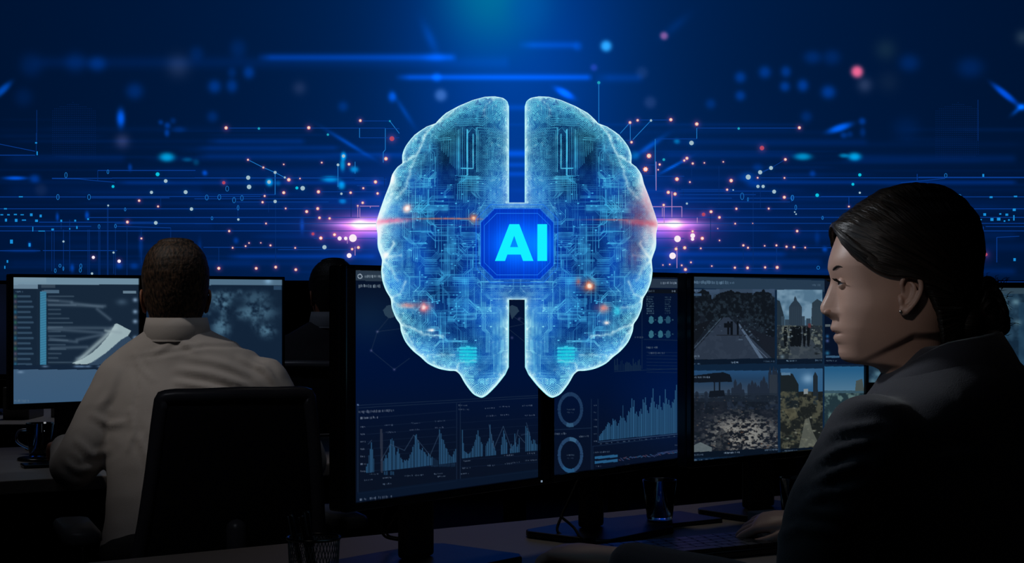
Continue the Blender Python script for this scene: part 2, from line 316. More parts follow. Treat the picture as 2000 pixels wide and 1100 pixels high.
def paint_wall(c):
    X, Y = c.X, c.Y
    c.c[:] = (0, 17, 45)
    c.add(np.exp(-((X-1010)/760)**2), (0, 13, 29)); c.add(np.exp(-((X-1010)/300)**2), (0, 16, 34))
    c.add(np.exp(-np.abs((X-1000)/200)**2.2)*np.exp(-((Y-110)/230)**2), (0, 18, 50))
    c.add(np.exp(-((X-1010)/400)**2)*np.exp(-((Y-440)/120)**2), (4, 8, 40))  # hologram's blue bloom halo, painted into the display colours
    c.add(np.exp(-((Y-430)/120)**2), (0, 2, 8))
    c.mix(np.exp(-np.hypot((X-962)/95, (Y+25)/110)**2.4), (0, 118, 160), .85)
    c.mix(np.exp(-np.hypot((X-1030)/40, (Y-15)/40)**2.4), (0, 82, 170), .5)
    # broad soft streaks
    for x0, x1, y, w, a in [(500,895,112,7,.75),(60,1000,122,12,.18),(770,1160,151,6,1),(1160,1260,152,8,.35),(1010,1130,88,7,.5),(880,1130,210,6,.35),(400,600,276,6,.35),(380,665,289,5,.3),(380,800,304,6,.3),(0,30,347,4,.0),(220,760,357,4,.4),(1450,1990,356,4,.5),(1280,1560,302,7,.25),(1300,1700,277,7,.2),(440,740,501,5,.45),(1280,1540,497,6,.35),(1280,1610,512,6,.35),(0,80,490,2.5,.6),(1300,1990,530,7,.3),(0,500,515,8,.15),(940,1090,300,7,.8),(940,1090,322,5,.5),(960,1060,340,5,.5),(300,700,340,10,.15),(1290,1900,388,8,.12),(0,420,440,10,.12),(600,990,390,6,.2),(1500,1990,460,9,.15),(0,250,310,8,.2),(1640,1990,310,8,.25),(0,400,372,14,.12)]:
        t = np.clip((X-x0)/(x1-x0), 0, 1); env = np.clip((X-x0)/30, 0, 1)*np.clip((x1-X)/14, 0, 1)
        c.add(env*np.exp(-((Y-y)/w)**2), (0, 34, 96), a)
    for k in range(90):
        r = random.Random(k); y = r.uniform(230, 545); x = r.choice((r.uniform(0, 750), r.uniform(1250, 2000))); w = r.uniform(60, 330)
        env = np.clip((X-x+w)/40, 0, 1)*np.clip((x+w-X)/40, 0, 1); c.add(env*np.exp(-((Y-y)/r.uniform(1.5, 6))**2), (0, 20, 54), r.uniform(.06, .24))
    # blurred lights
    for x, y, sx, sy, a in [(61,127,22,22,.2),(147,122,20,20,.22),(190,125,17,15,.38),(263,178,17,16,.35),(46,190,18,18,.15),(8,178,9,20,0),(236,231,8,17,1.35),(419,169,13,13,.5),(453,168,11,13,.45),(486,142,11,12,.5),(453,142,9,10,.25),(415,228,11,11,.3),(327,245,6,6,.6),(314,239,5,5,.5),(338,236,6,6,.3),(326,260,5,7,.65),(350,253,13,6,.3),(384,104,14,14,.2),(465,95,16,18,.2),(766,189,8,10,.9),(670,208,10,10,.3),(853,151,9,9,.6),(850,112,22,9,.3),(1128,90,9,9,.4),(1446,151,11,11,.5),(1446,187,10,10,.5),(1494,141,12,12,.5),(1535,140,10,11,.5),(1533,169,10,10,.55),(1568,167,11,12,.6),(1618,180,14,13,.6),(1587,112,17,13,.3),(1625,112,17,15,.25),(1776,123,20,17,.28),(1895,132,26,20,.25),(1388,203,10,10,.3),(1575,228,11,11,.3),(1684,237,7,7,.6),(1685,258,6,9,.35),(1648,264,7,6,.5),(1660,262,6,6,.35),(1770,250,26,22,.12),(30,348,22,3.5,1.3),(68,349,10,8,.6),(112,424,3,8,.8),(170,421,4,8,.9),(254,327,4,7,.6),(22,473,4,5,0),(58,478,3,5,.9),(141,524,4,8,.7),(590,440,4,15,.5),(400,338,5,5,.9),(461,470,5,6,.5),(1587,339,6,6,.5),(1460,346,18,10,.4),(1472,361,14,6,.3),(1611,487,5,5,.8),(1596,465,5,12,.25),(1110,180,16,5,0),(1480,327,10,8,.3),(233,520,7,6,.5),(262,520,8,6,.4),(390,488,4,20,.3),(275,480,4,25,.35)]:
        c.blob(x, y, sx, sy, (0, 50, 130), a, p=2.6)
    c.blob(1103, 182, 19, 7, (0, 62, 190), 1, rot=.5, p=2.6); c.blob(5, 176, 22, 7, (0, 50, 120), 1, rot=-.75, p=3)
    c.blob(1963, 184, 30, 6.5, (0, 60, 170), 1, rot=.68, p=3); c.blob(1996, 209, 9, 6, (0, 90, 220), 1); c.blob(1985, 217, 12, 4, (0, 50, 120), .8, rot=-.7)
    c.blob(1640, 250, 24, 7, (0, 72, 180), 1, rot=-.32, p=3); c.blob(840, 75, 30, 9, (0, 30, 80), .5, rot=1.15); c.blob(1320, 50, 30, 9, (0, 20, 50), .4, rot=-.7)
    c.blob(680, 280, 45, 4, (0, 60, 150), .6, rot=.55); c.blob(790, 218, 30, 5, (0, 40, 100), .5, rot=1.0); c.blob(1270, 285, 30, 5, (0, 60, 140), .7, rot=-.6); c.blob(1315, 325, 28, 2.5, (0, 70, 160), .8, rot=-.5)
    for x, y, sx, sy, k in [(326,307,15,9,1.1),(366,312,10,4,.4),(383,317,6,6,.3),(526,356,7,8,1),(543,358,5,5,.4),(671,305,5,8,1),(669,322,5,12,.9),(692,331,8,6,.9),(645,350,17,6,.9),(667,362,7,8,1),(669,393,7,5,.7),(1669,306,13,8,1.15),(1568,306,17,7,1),(1648,304,9,4,.8),(1322,276,6,5,.6),(1240,304,9,8,.4)]:
        c.blob(x, y, sx, sy, (0, 112, 128), k, p=3)
    for x, y, s, col, a in [(1184,90,11,(40,110,130),1.1),(1297,70,8,(125,50,62),1),(1674,140,12,(225,75,85),1.05),(1689,166,14,(44,38,40),.8),(1730,97,20,(18,20,10),.8),(1735,160,20,(16,14,10),.6),(1998,73,14,(44,44,34),.7),(348,129,22,(28,24,26),.9),(585,172,13,(30,22,22),.8),(861,186,12,(52,52,60),1),(1254,142,12,(24,20,24),.7),(1270,200,12,(34,26,30),.7),(239,276,14,(42,32,40),.9),(80,371,12,(22,18,18),.6),(1160,132,7,(34,20,60),.8),(1925,500,14,(30,10,30),.6)]:
        c.blob(x, y, s, s, col, a, p=3.2 if s < 13 else 2.2)
    # flare glow at either side of the hologram, painted into the screen picture
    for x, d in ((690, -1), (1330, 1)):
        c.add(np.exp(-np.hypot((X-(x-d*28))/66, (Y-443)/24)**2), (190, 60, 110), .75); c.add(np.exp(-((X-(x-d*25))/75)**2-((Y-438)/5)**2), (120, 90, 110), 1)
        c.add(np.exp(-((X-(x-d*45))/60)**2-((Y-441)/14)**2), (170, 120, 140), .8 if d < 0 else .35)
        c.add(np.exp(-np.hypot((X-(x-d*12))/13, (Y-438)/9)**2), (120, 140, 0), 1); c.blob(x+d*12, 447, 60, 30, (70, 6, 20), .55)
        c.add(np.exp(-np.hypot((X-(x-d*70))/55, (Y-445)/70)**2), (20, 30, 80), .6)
    for x, y, r, k in NODES:  # soft glow around each light point, painted on the screen behind it
        if k in 'pWor': c.blob(x, y, r*1.9, r*1.9, (95, 28, 44), .65)
        else: c.blob(x, y, r*1.5, r*1.5, (0, 50, 60), .35)
nx, ny = 880, 236
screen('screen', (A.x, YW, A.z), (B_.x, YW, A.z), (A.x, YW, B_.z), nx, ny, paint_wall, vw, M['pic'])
# light points on the display
EC = {k: emis('light_'+n, c) for k, n, c in [('c', 'cyan', (10, 190, 220)), ('t', 'teal', (30, 160, 185)), ('w', 'grey_white', (160, 188, 200)), ('W', 'white', (250, 235, 245)), ('P', 'pink_white', (250, 220, 225)), ('R', 'pink_ring', (190, 88, 96)), ('O', 'orange_ring', (215, 110, 60)), ('r', 'dim_pink', (178, 70, 98)), ('Y', 'cream', (235, 215, 200))]}
def disc(px, py, r, dy, ring=None, sx=1):
    c = wp(px, py, dy); s = YW/FPX*r; V = [(c.x, c.y-.004, c.z)]; F = []; mi = []; n = 16; rads = [.55, .72, 1.0] if ring else [.6, .9, 1.0]
    for q, t in enumerate(rads):
        for j in range(n):
            a = 2*math.pi*j/n; k = s*t*(1+(.16*((j % 2)*2-1) if (ring and q == 2) else 0)); V.append((c.x+k*sx*math.cos(a), c.y-(.004, .003, 0)[q], c.z+k*math.sin(a)))
    for j in range(n): F.append((0, 1+j, 1+(j+1) % n)); mi.append(0)
    for q in range(2):
        for j in range(n): F.append((1+q*n+j, 1+(q+1)*n+j, 1+(q+1)*n+(j+1) % n, 1+q*n+(j+1) % n)); mi.append(1 if ring and q == 1 else 0)
    return V, F, mi
order = sorted(NODES, key=lambda n: -n[2]); rest = {}
for i, (px, py, r, k) in enumerate(order):
    ms = {'p': [EC['Y'], EC['R']], 'o': [EC['P'], EC['O']]}.get(k, [EC[k if k in EC else 'w'], EC['R']])
    V, F, mi = disc(px, py, r, .012, k in 'po')
    if i < 100: raw('light_point', V, F, ms, vw, mi=mi)
    else: rest.setdefault(0, []).append((V, F, [({'p': 0, 'o': 0, 't': 3, 'c': 4}.get(k, 2) if m == 0 else 1) for m in mi]))
V, F = merge([(a, b) for a, b, _ in rest[0]]); mi = sum([m for _, _, m in rest[0]], [])
o = raw('light_points', V, F, [EC['Y'], EC['R'], EC['w'], EC['t'], EC['c']], vw, mi=mi); o['kind'] = 'stuff'
# circuit lines on the display
LC = [emis('line_bright', (30, 120, 200)), emis('line_mid', (10, 60, 146)), emis('line_dim', (6, 42, 104)), emis('line_pink', (170, 130, 190))]
def seg(p, q, w, dy=.006):
    a = wp(*p, dy); b = wp(*q, dy); d = (b-a).normalized(); n = Vector((-d.z, 0, d.x))*w/2*YW/FPX; t = Vector((0, -.003, 0))
    V = [a-n, a+n, b+n, b-n]; V = V+[v+t for v in V]
    return V, [(4, 5, 6, 7), (0, 4, 7, 3), (1, 2, 6, 5), (0, 1, 5, 4), (3, 7, 6, 2)]
def trace(paths, w, mi, cr=None, name='circuit_line'):
    S = []
    for pts in paths:
        if cr: pts = [cr(*p) for p in pts]
        S += [seg(pts[i], pts[i+1], w) for i in range(len(pts)-1)]
    obj(name, S, LC[mi], vw, smooth=False)
H = lambda L, cr=None: [[(a, y), (b, y)] for a, b, y in L]
# long horizontals, each its own line
for L, w, m, cr in [
  ([(860,2500,345),(400,860,347),(700,1300,497),(0,660,490),(700,2000,487),(0,3000,581),(680,3000,648),(300,1180,684),(880,2000,694),(0,700,716),(0,3000,751),(0,310,903),(330,900,902),(750,1500,287),(0,270,170)], 1.3, 1, CR6),
  ([(230,1280,104),(1130,1311,56),(1280,1375,107),(1108,1375,169),(0,1270,438),(1075,1290,448),(850,1370,532),(0,1260,579),(280,900,600),(0,1240,646),(0,1250,704),(0,1240,746),(0,1230,795),(60,850,905),(560,1200,920),(800,1215,845),(170,540,551),(1090,1240,491),(0,200,564)], 1.2, 1, CR7),
  ([(484,1173,104),(205,484,177),(100,300,50),(0,50,187),(140,240,352),(220,400,428),(120,200,424),(140,210,524),(380,730,517),(210,1000,528),(340,880,551),(160,720,575),(410,1110,600),(830,1130,575),(1120,2700,566),(0,2700,646),(200,2700,704),(200,2700,744),(200,2700,795),(200,400,845),(200,1400,908),(200,1040,1046),(900,2700,438)], 1.2, 1, CR8),
  ([(300,1090,127),(1180,1447,129),(0,1447,197),(1200,1447,322),(1230,1447,297),(850,1447,18),(1300,1447,610)], 1.2, 1, CR9)]:
    for h in L:
        p, q = cr(h[0], h[2]), cr(h[1], h[2]); q = (min(q[0], 2150), q[1])
        obj('circuit_line', [seg(p, q, w)], LC[m], vw, smooth=False)
trace([[(975,700),(975,1090)],[(830,560),(830,1090)],[(824,560),(824,1090)],[(488,740),(488,1060)],[(535,665),(535,1060)],[(675,740),(675,1090)],[(687,740),(687,1090)],[(757,720),(757,1090)],[(767,720),(767,1090)],[(886,720),(886,1090)],[(1310,727),(1310,815)],[(398,760),(398,1060)],[(416,740),(416,1060)],[(347,750),(347,1060)],[(872,920),(872,1080)],[(1085,740),(1085,1000)],[(750,287),(750,365)],[(1233,485),(1233,560)],[(279,0),(279,140)],[(470,670),(470,740)]], 1.1, 2, CR6, 'vertical_lines')
trace([[(400,350),(600,352),(740,366),(880,378)],[(0,85),(270,140)],[(890,716),(1310,727)]], 1.1, 1, CR6, 'bent_line')
trace([[(1281,104),(1281,250),(1267,266),(1267,335)],[(1108,104),(1108,169)],[(359,317),(462,369),(541,402),(633,451)],[(541,402),(541,551)],[(1311,57),(1375,140)],[(963,351),(963,500)],[(1078,330),(1078,410)]], 1.2, 0, CR7, 'bent_line')
trace([[(544,600),(544,1038)],[(163,905),(163,1046)],[(291,620),(291,710)],[(1051,540),(1051,700)],[(1275,430),(1275,500)],[(470,510),(480,545)],[(961,500),(961,578)],[(497,600),(497,670)]], 1.1, 2, CR7, 'vertical_lines')
trace([[(1096,626),(1096,704)],[(1110,640),(1110,704),(1240,704)],[(1110,628),(1240,628)],[(1180,628),(1180,640)],[(1078,900),(1078,960)],[(1026,850),(1026,880)]], 1.2, 3, CR7, 'bent_line')
trace([[(484,104),(484,175)],[(205,177),(205,330),(211,524)],[(38,70),(38,190)],[(177,53),(55,182)],[(36,67),(-30,140)]], 1.2, 0, CR8, 'bent_line')
trace([[(317,530),(317,704)],[(384,632),(384,704)],[(253,640),(253,700)],[(265,621),(265,740)],[(140,632),(384,632)],[(211,330),(211,524)],[(351,900),(351,1046)],[(487,704),(487,744)]], 1.3, 3, CR8, 'bent_line')
trace([[(450,345),(450,465)],[(729,457),(729,520)],[(912,401),(912,640)],[(863,530),(863,1046)],[(797,892),(797,1020)],[(1019,892),(1019,1040)],[(577,666),(577,860)],[(633,360),(633,620)],[(830,575),(830,600)],[(345,450),(345,530)],[(395,500),(395,560)]], 1.1, 2, CR8, 'vertical_lines')
trace([[(910,401),(983,372),(1079,315)],[(920,405),(1000,365)],[(1120,600),(1130,560)]], 1.0, 1, CR8, 'bent_line')
trace([[(750,50),(900,35),(1000,25)],[(48,404),(48,520)],[(457,125),(457,184)],[(1217,297),(1217,322)],[(1293,358),(1293,500)],[(1293,358),(1420,352)],[(843,0),(843,35)]], 1.0, 1, CR9, 'bent_line')
trace([[(1169.5, 165), (1169.5, 250)]], 1.4, 0, None, 'vertical_lines')
trace([[(72, 215), (72, 275)], [(1910, 195), (1910, 275)]], 1, 2, None, 'vertical_lines')
# little ellipse marks and square marks
def ell(px, py, rx, ry, mi=0):
    c = wp(px, py, .008); k = YW/FPX; n = 18
    return tube([(c.x+rx*k*math.cos(2*math.pi*j/n), c.y, c.z+ry*k*math.sin(2*math.pi*j/n)) for j in range(n+1)], .0015, 5, cap=False)
for cr, L in [(CR6, [(506,323,9,20),(444,491,10,20),(683,491,11,20),(828,297,7,15),(760,717,7,15),(960,586,6,12),(886,714,7,13),(424,1056,7,15),(620,1020,8,16),(616,1052,8,16),(460,1018,8,12),(486,1040,4,15)]),
              (CR7, [(219,511,10,17),(82,570,10,17),(166,568,10,17),(265,588,10,18),(318,574,9,17),(292,639,6,16),(117,710,6,11)]),
              (CR8, [(789,562,11,22),(1126,573,9,18),(1149,637,6,16),(1329,707,5,11),(828,583,4,12)]),
              (CR9, [(139,134,7,14),(1083,127,9,12),(308,248,4,9),(1005,8,7,11),(284,530,8,9)])]:
    s = cr(1, 0)[0]-cr(0, 0)[0]
    for x, y, rx, ry in L: p = cr(x, y); obj('ellipse_mark', [ell(p[0], p[1], rx*s, ry*s)], LC[0], vw)
S = []
def sq(px, py, w, h): return box(wp(px, py, .008), (w*YW/FPX, .004, h*YW/FPX))
for cr, L in [(CR6, [(160,489,30,8),(42,581,22,9),(65,627,18,9),(118,625,22,9),(170,627,24,7),(240,627,18,20),(312,636,15,20),(46,668,14,22),(124,670,18,22),(184,668,30,8),(280,673,20,18),(88,833,20,30),(227,858,14,26),(57,985,10,20),(37,1030,7,22),(14,627,20,8),(470,673,12,16),(577,672,12,14),(535,735,7,12),(590,724,9,22),(676,660,12,14),(404,740,18,14),(252,737,5,36),(320,752,50,6),(277,75,14,10),(285,155,8,28)]),
              (CR9, [(1225,229,14,14),(1266,257,16,16),(1304,255,18,16),(1350,230,14,12),(1392,202,16,14),(1390,248,6,30),(1313,226,10,8),(1337,266,8,8),(1261,131,16,10),(1399,127,18,8),(1394,484,12,16),(1217,8,9,16),(1200,258,16,6),(1362,260,8,8)])]:
    s = cr(1, 0)[0]-cr(0, 0)[0]
    for x, y, w, h in L: p = cr(x, y); S.append(sq(p[0], p[1], w*s, h*s))
obj('square_marks', S, emis('mark_cyan', (24, 140, 215)), vw, smooth=False)
S = []
for s in (0, 1):
    for i in range(24):
        x = 103+i*3.6
        for j in range(27):
            y = 200+j*4.2
            if y > 304+(i*.62) or y < 200+(abs(i-11)*1.2): continue
            S.append(sq(x if s == 0 else 2014-x, y, .9, 1.1))
o = obj('dot_field', S, emis('dot_dim', (6, 36, 92)), vw, smooth=False); o['kind'] = 'stuff'
# ---------------------------------------------------------------- hologram brain
YB = 1.93; CX = 1009.5
OUT = [(993.4,396),(993.4,207.8),(990.5,199),(983,192.7),(967,189.5),(947,190.4),(923.6,196.8),(894.5,209),(871,222),(856.7,235.4),(851,241.9),(833.4,248.5),(810,264.5),(792.7,286.4),(786.3,303.8),(786.3,319.8),(776.7,327),(766.5,341.6),(761.6,360.5),(752,385),(744.7,405.6),(738.9,423),(735,439),(738,456.5),(738,475.5),(739.8,487.5),(746.8,507.8),(745.3,528.2),(747.6,548.5),(754.3,567.5),(763.6,583.5),(766,601),(773.8,621),(781.7,632.9),(784,647.5),(792.7,667.8),(807.3,685.3),(821.8,697),(836.4,710),(856.7,719.6),(877,723.7),(890.2,724.5),(898.9,731.8),(909,749.3),(923.6,768.2),(935.3,774.9),(942.5,776),(952.7,769.6),(970,752.2),(986.2,731.8),(992.9,717.3),(993.4,586)]
S_ = 1.3
gx = np.arange(732, CX, 1/S_)[::-1]; gx = CX-(CX-732)*np.linspace(0, 1, int((CX-732)*S_))  # from the midline outwards
gy = np.linspace(187, 779, int(592*S_))
GX, GY = np.meshgrid(gx, gy); ins = np.zeros(GX.shape, bool); dist = np.full(GX.shape, 1e9)
full = OUT+[(CX+1, 586), (CX+1, 396)]
for i in range(len(full)):
    x0, y0 = full[i]; x1, y1 = full[(i+1) % len(full)]
    if y0 != y1: ins ^= ((GY >= y0) != (GY >= y1)) & (GX < (x1-x0)*(GY-y0)/(y1-y0)+x0)
    if i < len(OUT)-1 or i == len(OUT)-1 or i == len(full)-1:
        dx, dy = x1-x0, y1-y0; t = np.clip(((GX-x0)*dx+(GY-y0)*dy)/(dx*dx+dy*dy), 0, 1); dist = np.minimum(dist, np.hypot(GX-x0-t*dx, GY-y0-t*dy))
# the mid-line side of the outline counts less: thickness of the lobe
dd = np.clip(dist/105, 0, 1); hgt = .08*np.sqrt(1-(1-dd)**2)
hgt += .007*(vnoise(GX, GY, 38, 5)-.5)*np.clip(dist/12, 0, 1)
def circuits(seed, side):
    I = np.zeros(GX.shape); r = random.Random(seed); xs = gx; 
    def put(x0, y0, x1, y1, v, w=.55):
        j0 = np.searchsorted(-xs, -(max(x0, x1)+2)); j1 = np.searchsorted(-xs, -(min(x0, x1)-2)); i0 = np.searchsorted(gy, min(y0, y1)-2); i1 = np.searchsorted(gy, max(y0, y1)+2)
        if j1 <= j0 or i1 <= i0: return
        X = GX[i0:i1, j0:j1]; Y = GY[i0:i1, j0:j1]; dx, dy = x1-x0, y1-y0; t = np.clip(((X-x0)*dx+(Y-y0)*dy)/(dx*dx+dy*dy+1e-9), 0, 1)
        d = np.hypot(X-x0-t*dx, Y-y0-t*dy); I[i0:i1, j0:j1] = np.maximum(I[i0:i1, j0:j1], v*np.clip(1.35-d/w*.75, 0, 1))
    # bundles of parallel tracks, each bending by 45 degrees
    for b in range(330):
        x = 742+r.random()*265; y = 200+r.random()*560; n = r.choice((1, 2, 3, 4, 5, 6)); hor = r.random() < (.38 if y < 400 else .5); sp = r.choice((2.4, 3, 3.6)); s1 = r.choice((-1, 1))
        L1 = r.uniform(10, 60); j = r.uniform(4, 14); L2 = r.uniform(8, 46); v = r.uniform(.3, .95); c45 = r.choice((-1, 1))
        for k in range(n):
            o = k*sp; l1 = L1+o*r.choice((0, .41)); vv = v*r.uniform(.7, 1)
            if hor:
                a = (x, y+o); p = (x+s1*l1, y+o); q = (p[0]+s1*j, p[1]+c45*j); e = (q[0]+s1*L2, q[1]) if r.random() < .5 else (q[0], q[1]+c45*L2)
            else:
                a = (x+o, y); p = (x+o, y+s1*l1); q = (p[0]+c45*j, p[1]+s1*j); e = (q[0], q[1]+s1*L2) if r.random() < .5 else (q[0]+c45*L2, q[1])
            put(*a, *p, vv); put(*p, *q, vv); put(*q, *e, vv)
            if r.random() < .25: put(e[0]-1, e[1], e[0]+1, e[1], 1, .9)
    return I, put
I, put = circuits(3, 0)
win = ((GX > 893) & (GX < 984) & (GY > 252) & (GY < 352)); I = np.where(win, I*.12, I); I = np.where((GX > 858) & (GX < 893) & (GY > 285) & (GY < 370), I*.35, I)
_w = I
def put2(*a, **k): put(*a, **k)
def putI(x0, y0, x1, y1, v, w=.6):
    global I
    dx, dy = x1-x0, y1-y0; t = np.clip(((GX-x0)*dx+(GY-y0)*dy)/(dx*dx+dy*dy+1e-9), 0, 1); d = np.hypot(GX-x0-t*dx, GY-y0-t*dy)
    I = np.maximum(I, v*np.clip(1.35-d/w*.75, 0, 1))
for k, x in enumerate((897, 900, 903, 907, 911, 915.5, 917)): putI(x, 262+abs(k-3)*1.5, x, 352, (.6, .8, .55, .6, .4, .9, .9)[k])
for k in range(7): putI(884+k*3, 262+k*2, 884+k*3, 330+k*3, .55)
putI(905, 339, 927, 339, 1, .9); putI(927, 275, 927, 339, 1, .9); putI(916, 275, 916, 337, .8); putI(916, 275, 925, 262, .8); putI(925, 262, 933, 268, .7); putI(932, 262, 932, 275, .6)
for k in range(4): putI(934+k*3, 262+k*5, 934+k*3, 345, .85-.15*k); putI(934+k*3, 262+k*5, 968, 262+k*5, .7-.1*k)
for k in range(5): putI(950+k*3.5, 290, 950+k*3.5, 352, .5+.08*k); putI(950, 289, 958, 278, .7); putI(958, 278, 985, 278, .6)
for k in range(4):
    y = 245+k*4; putI(880+k*4, y, 945, y, .8); putI(868+k*4, y+12, 880+k*4, y, .8); putI(945, y, 958, y-11, .7); putI(958, y-11, 985, y-11, .7); putI(868+k*4, y+12, 868+k*4, y+60, .6)
for k in range(7): putI(900, 355+k*4.2, 975-k*4, 355+k*4.2, .7); 
for k in range(5): putI(840+k*5, 290, 840+k*5, 400, .45)
for k in range(3): putI(935, 420+k*6-6, 945+k*2, 408-k*5, .8); putI(945+k*2, 408-k*5, CX, 408-k*5, .8); putI(935, 418, 935-k*4, 440, .5)
for k in range(8): putI(868+k*4, 430, 868+k*4, 560, .35+.3*(k % 3 == 0))
for k in range(14): putI(965+k*2.1, 600, 965+k*2.1, 735-k, .55)
for k in range(16): putI(895+k*2.6, 706+abs(k-8)*.5, 895+k*2.6, 735+k, .6)
for k in range(5):
    y = 677+k*6.5; putI(902, y, 932, y, 1, 2.0); putI(850, y+2, 902, y, .7)
for k in range(9): y = 590+k*3.5; putI(940+k*3, y+30, 962, y, .5); putI(962, y, 992, y, .4)
n1 = vnoise(GX, GY, 46, 1, 2); n2 = vnoise(GX, GY, 24, 2, 2); n3 = vnoise(GX, GY, 12, 3, 2); n4 = vnoise(GX, GY, 6, 4, 2)
sm = lambda a, b, v: np.clip((v-a)/(b-a), 0, 1)
rimw = np.exp(-dist/34)*(1-.62*sm(955, 985, GX)*sm(215, 260, GY))*(1-.5*sm(925, 955, GX)*sm(540, 590, GY))
tip = (GY > 735); rimw = np.maximum(rimw, tip*.65)
ph = (dist+34*n2+10*n3)/3.3; L1 = np.clip(np.sin(2*np.pi*ph)*1.6-.1, 0, 1)
ph2 = (GX*.6+GY*.3+70*n2)/3.1; L2 = np.clip(np.sin(2*np.pi*ph2)*1.6-.4, 0, 1)
finger = np.clip(np.maximum(L1, L2*(n3 > .42))*(.35+1.1*n4), 0, 1)
# maze of short straight tracks: each little cell has its own direction
def cells(c, seed):
    g = np.random.default_rng(seed).random((200, 200)); wx = GX+6*(n2-.5); wy = GY+6*(n1-.5); return g[(wy/c).astype(int) % 200, (wx/c).astype(int) % 200]
maze = np.zeros(GX.shape)
for c_, sd_, per in ((9, 1, 2.9), (5, 2, 2.6)):
    k_ = np.floor(cells(c_, sd_)*4); th_ = k_*np.pi/4*(1+0*k_); u_ = GX*np.cos(th_)+GY*np.sin(th_)
    maze = np.maximum(maze, np.clip(np.sin(2*np.pi*u_/per)*1.7-.25, 0, 1)*np.clip(cells(c_, sd_+9)*1.5, .15, 1)*(1 if c_ > 6 else .6))
near = np.exp(-(dist/11)**2); finger = np.clip(maze*(1-near*.6)+L1*(.25+.5*near)*(.4+.9*n4), 0, 1)
spark = np.clip((vnoise(GX, GY, 3.2, 91, 1)-.74)*5, 0, 1)*np.exp(-dist/40)
if True:
    r2 = np.hypot(GX-938, (GY-765)*1.0); fp = np.clip(np.sin(2*np.pi*(r2+5*n3)/3.3)*1.6, 0, 1)*.8; finger = np.where((r2 < 20) & tip, fp, finger)
hat = np.clip(np.sin(2*np.pi*GX/3.1)*1.7-.5, 0, 1)*(n1 > .53)*(.3+.9*n3); hat2 = np.clip(np.sin(2*np.pi*GY/3.1)*1.7-.5, 0, 1)*(n2 > .55)*(.3+.9*n3)
T = np.clip(I*np.clip(1.15-rimw, .2, 1)*(.6+.6*n3), 0, 1)
T = np.maximum(T, np.where(win, 0, .3*np.maximum(hat, hat2)))
T = np.clip((T-.12)*1.35, 0, 1)
T = np.maximum(T, np.clip(finger*1.3, 0, 1)*np.clip(rimw*1.9, 0, 1))
# white veins where the lobes fold inwards
vein = np.zeros(GX.shape)
for pts, w, v in [([(851,242),(838,262),(828,290),(820,312),(800,318),(787,321)],3.5,.9),([(820,312),(806,340),(800,372),(782,392)],4,.7),([(970,195),(950,215),(948,240)],3,.4),([(895,212),(878,235),(852,243)],3,.5),([(747,507),(762,500),(775,480)],4,.95),([(747,507),(768,522),(782,548)],4,.6),([(738,470),(765,505),(790,502)],3,.6),([(764,584),(785,575),(800,552)],3.5,.7),([(766,586),(790,600),(815,602)],3,.5),([(782,633),(802,637),(830,650),(870,655)],3.5,.8),([(782,633),(800,655),(812,680)],3,.5),([(822,697),(850,690),(890,692)],2.5,.45),([(890,724),(900,706),(930,700)],2.5,.5),([(740,440),(765,441),(800,438)],4,.6),([(766,345),(775,365),(768,395),(750,420)],8,.6)]:
    for i in range(len(pts)-1):
        (x0, y0), (x1, y1) = pts[i], pts[i+1]; dx, dy = x1-x0, y1-y0; t = np.clip(((GX-x0)*dx+(GY-y0)*dy)/(dx*dx+dy*dy), 0, 1)
        d = np.hypot(GX-x0-t*dx+6*(n3-.5), GY-y0-t*dy+6*(n4-.5)); vein = np.maximum(vein, v*np.exp(-(d/w)**2))
hgt -= .006*vein*np.clip(dist/10, 0, 1)
rim = 1.15*np.exp(-(dist/5.5)**1.3)*np.where(GX > 985, .55, 1)
sideglow = np.exp(-np.hypot((GX-736)/36, (GY-432)/85)**2)*1.1+.5*np.exp(-dist/16)*(.3+n3)
white = np.clip(rim*1.0+vein*.8*(.45+.7*n4)+sideglow*.8*(.4+.7*n3), 0, 1)
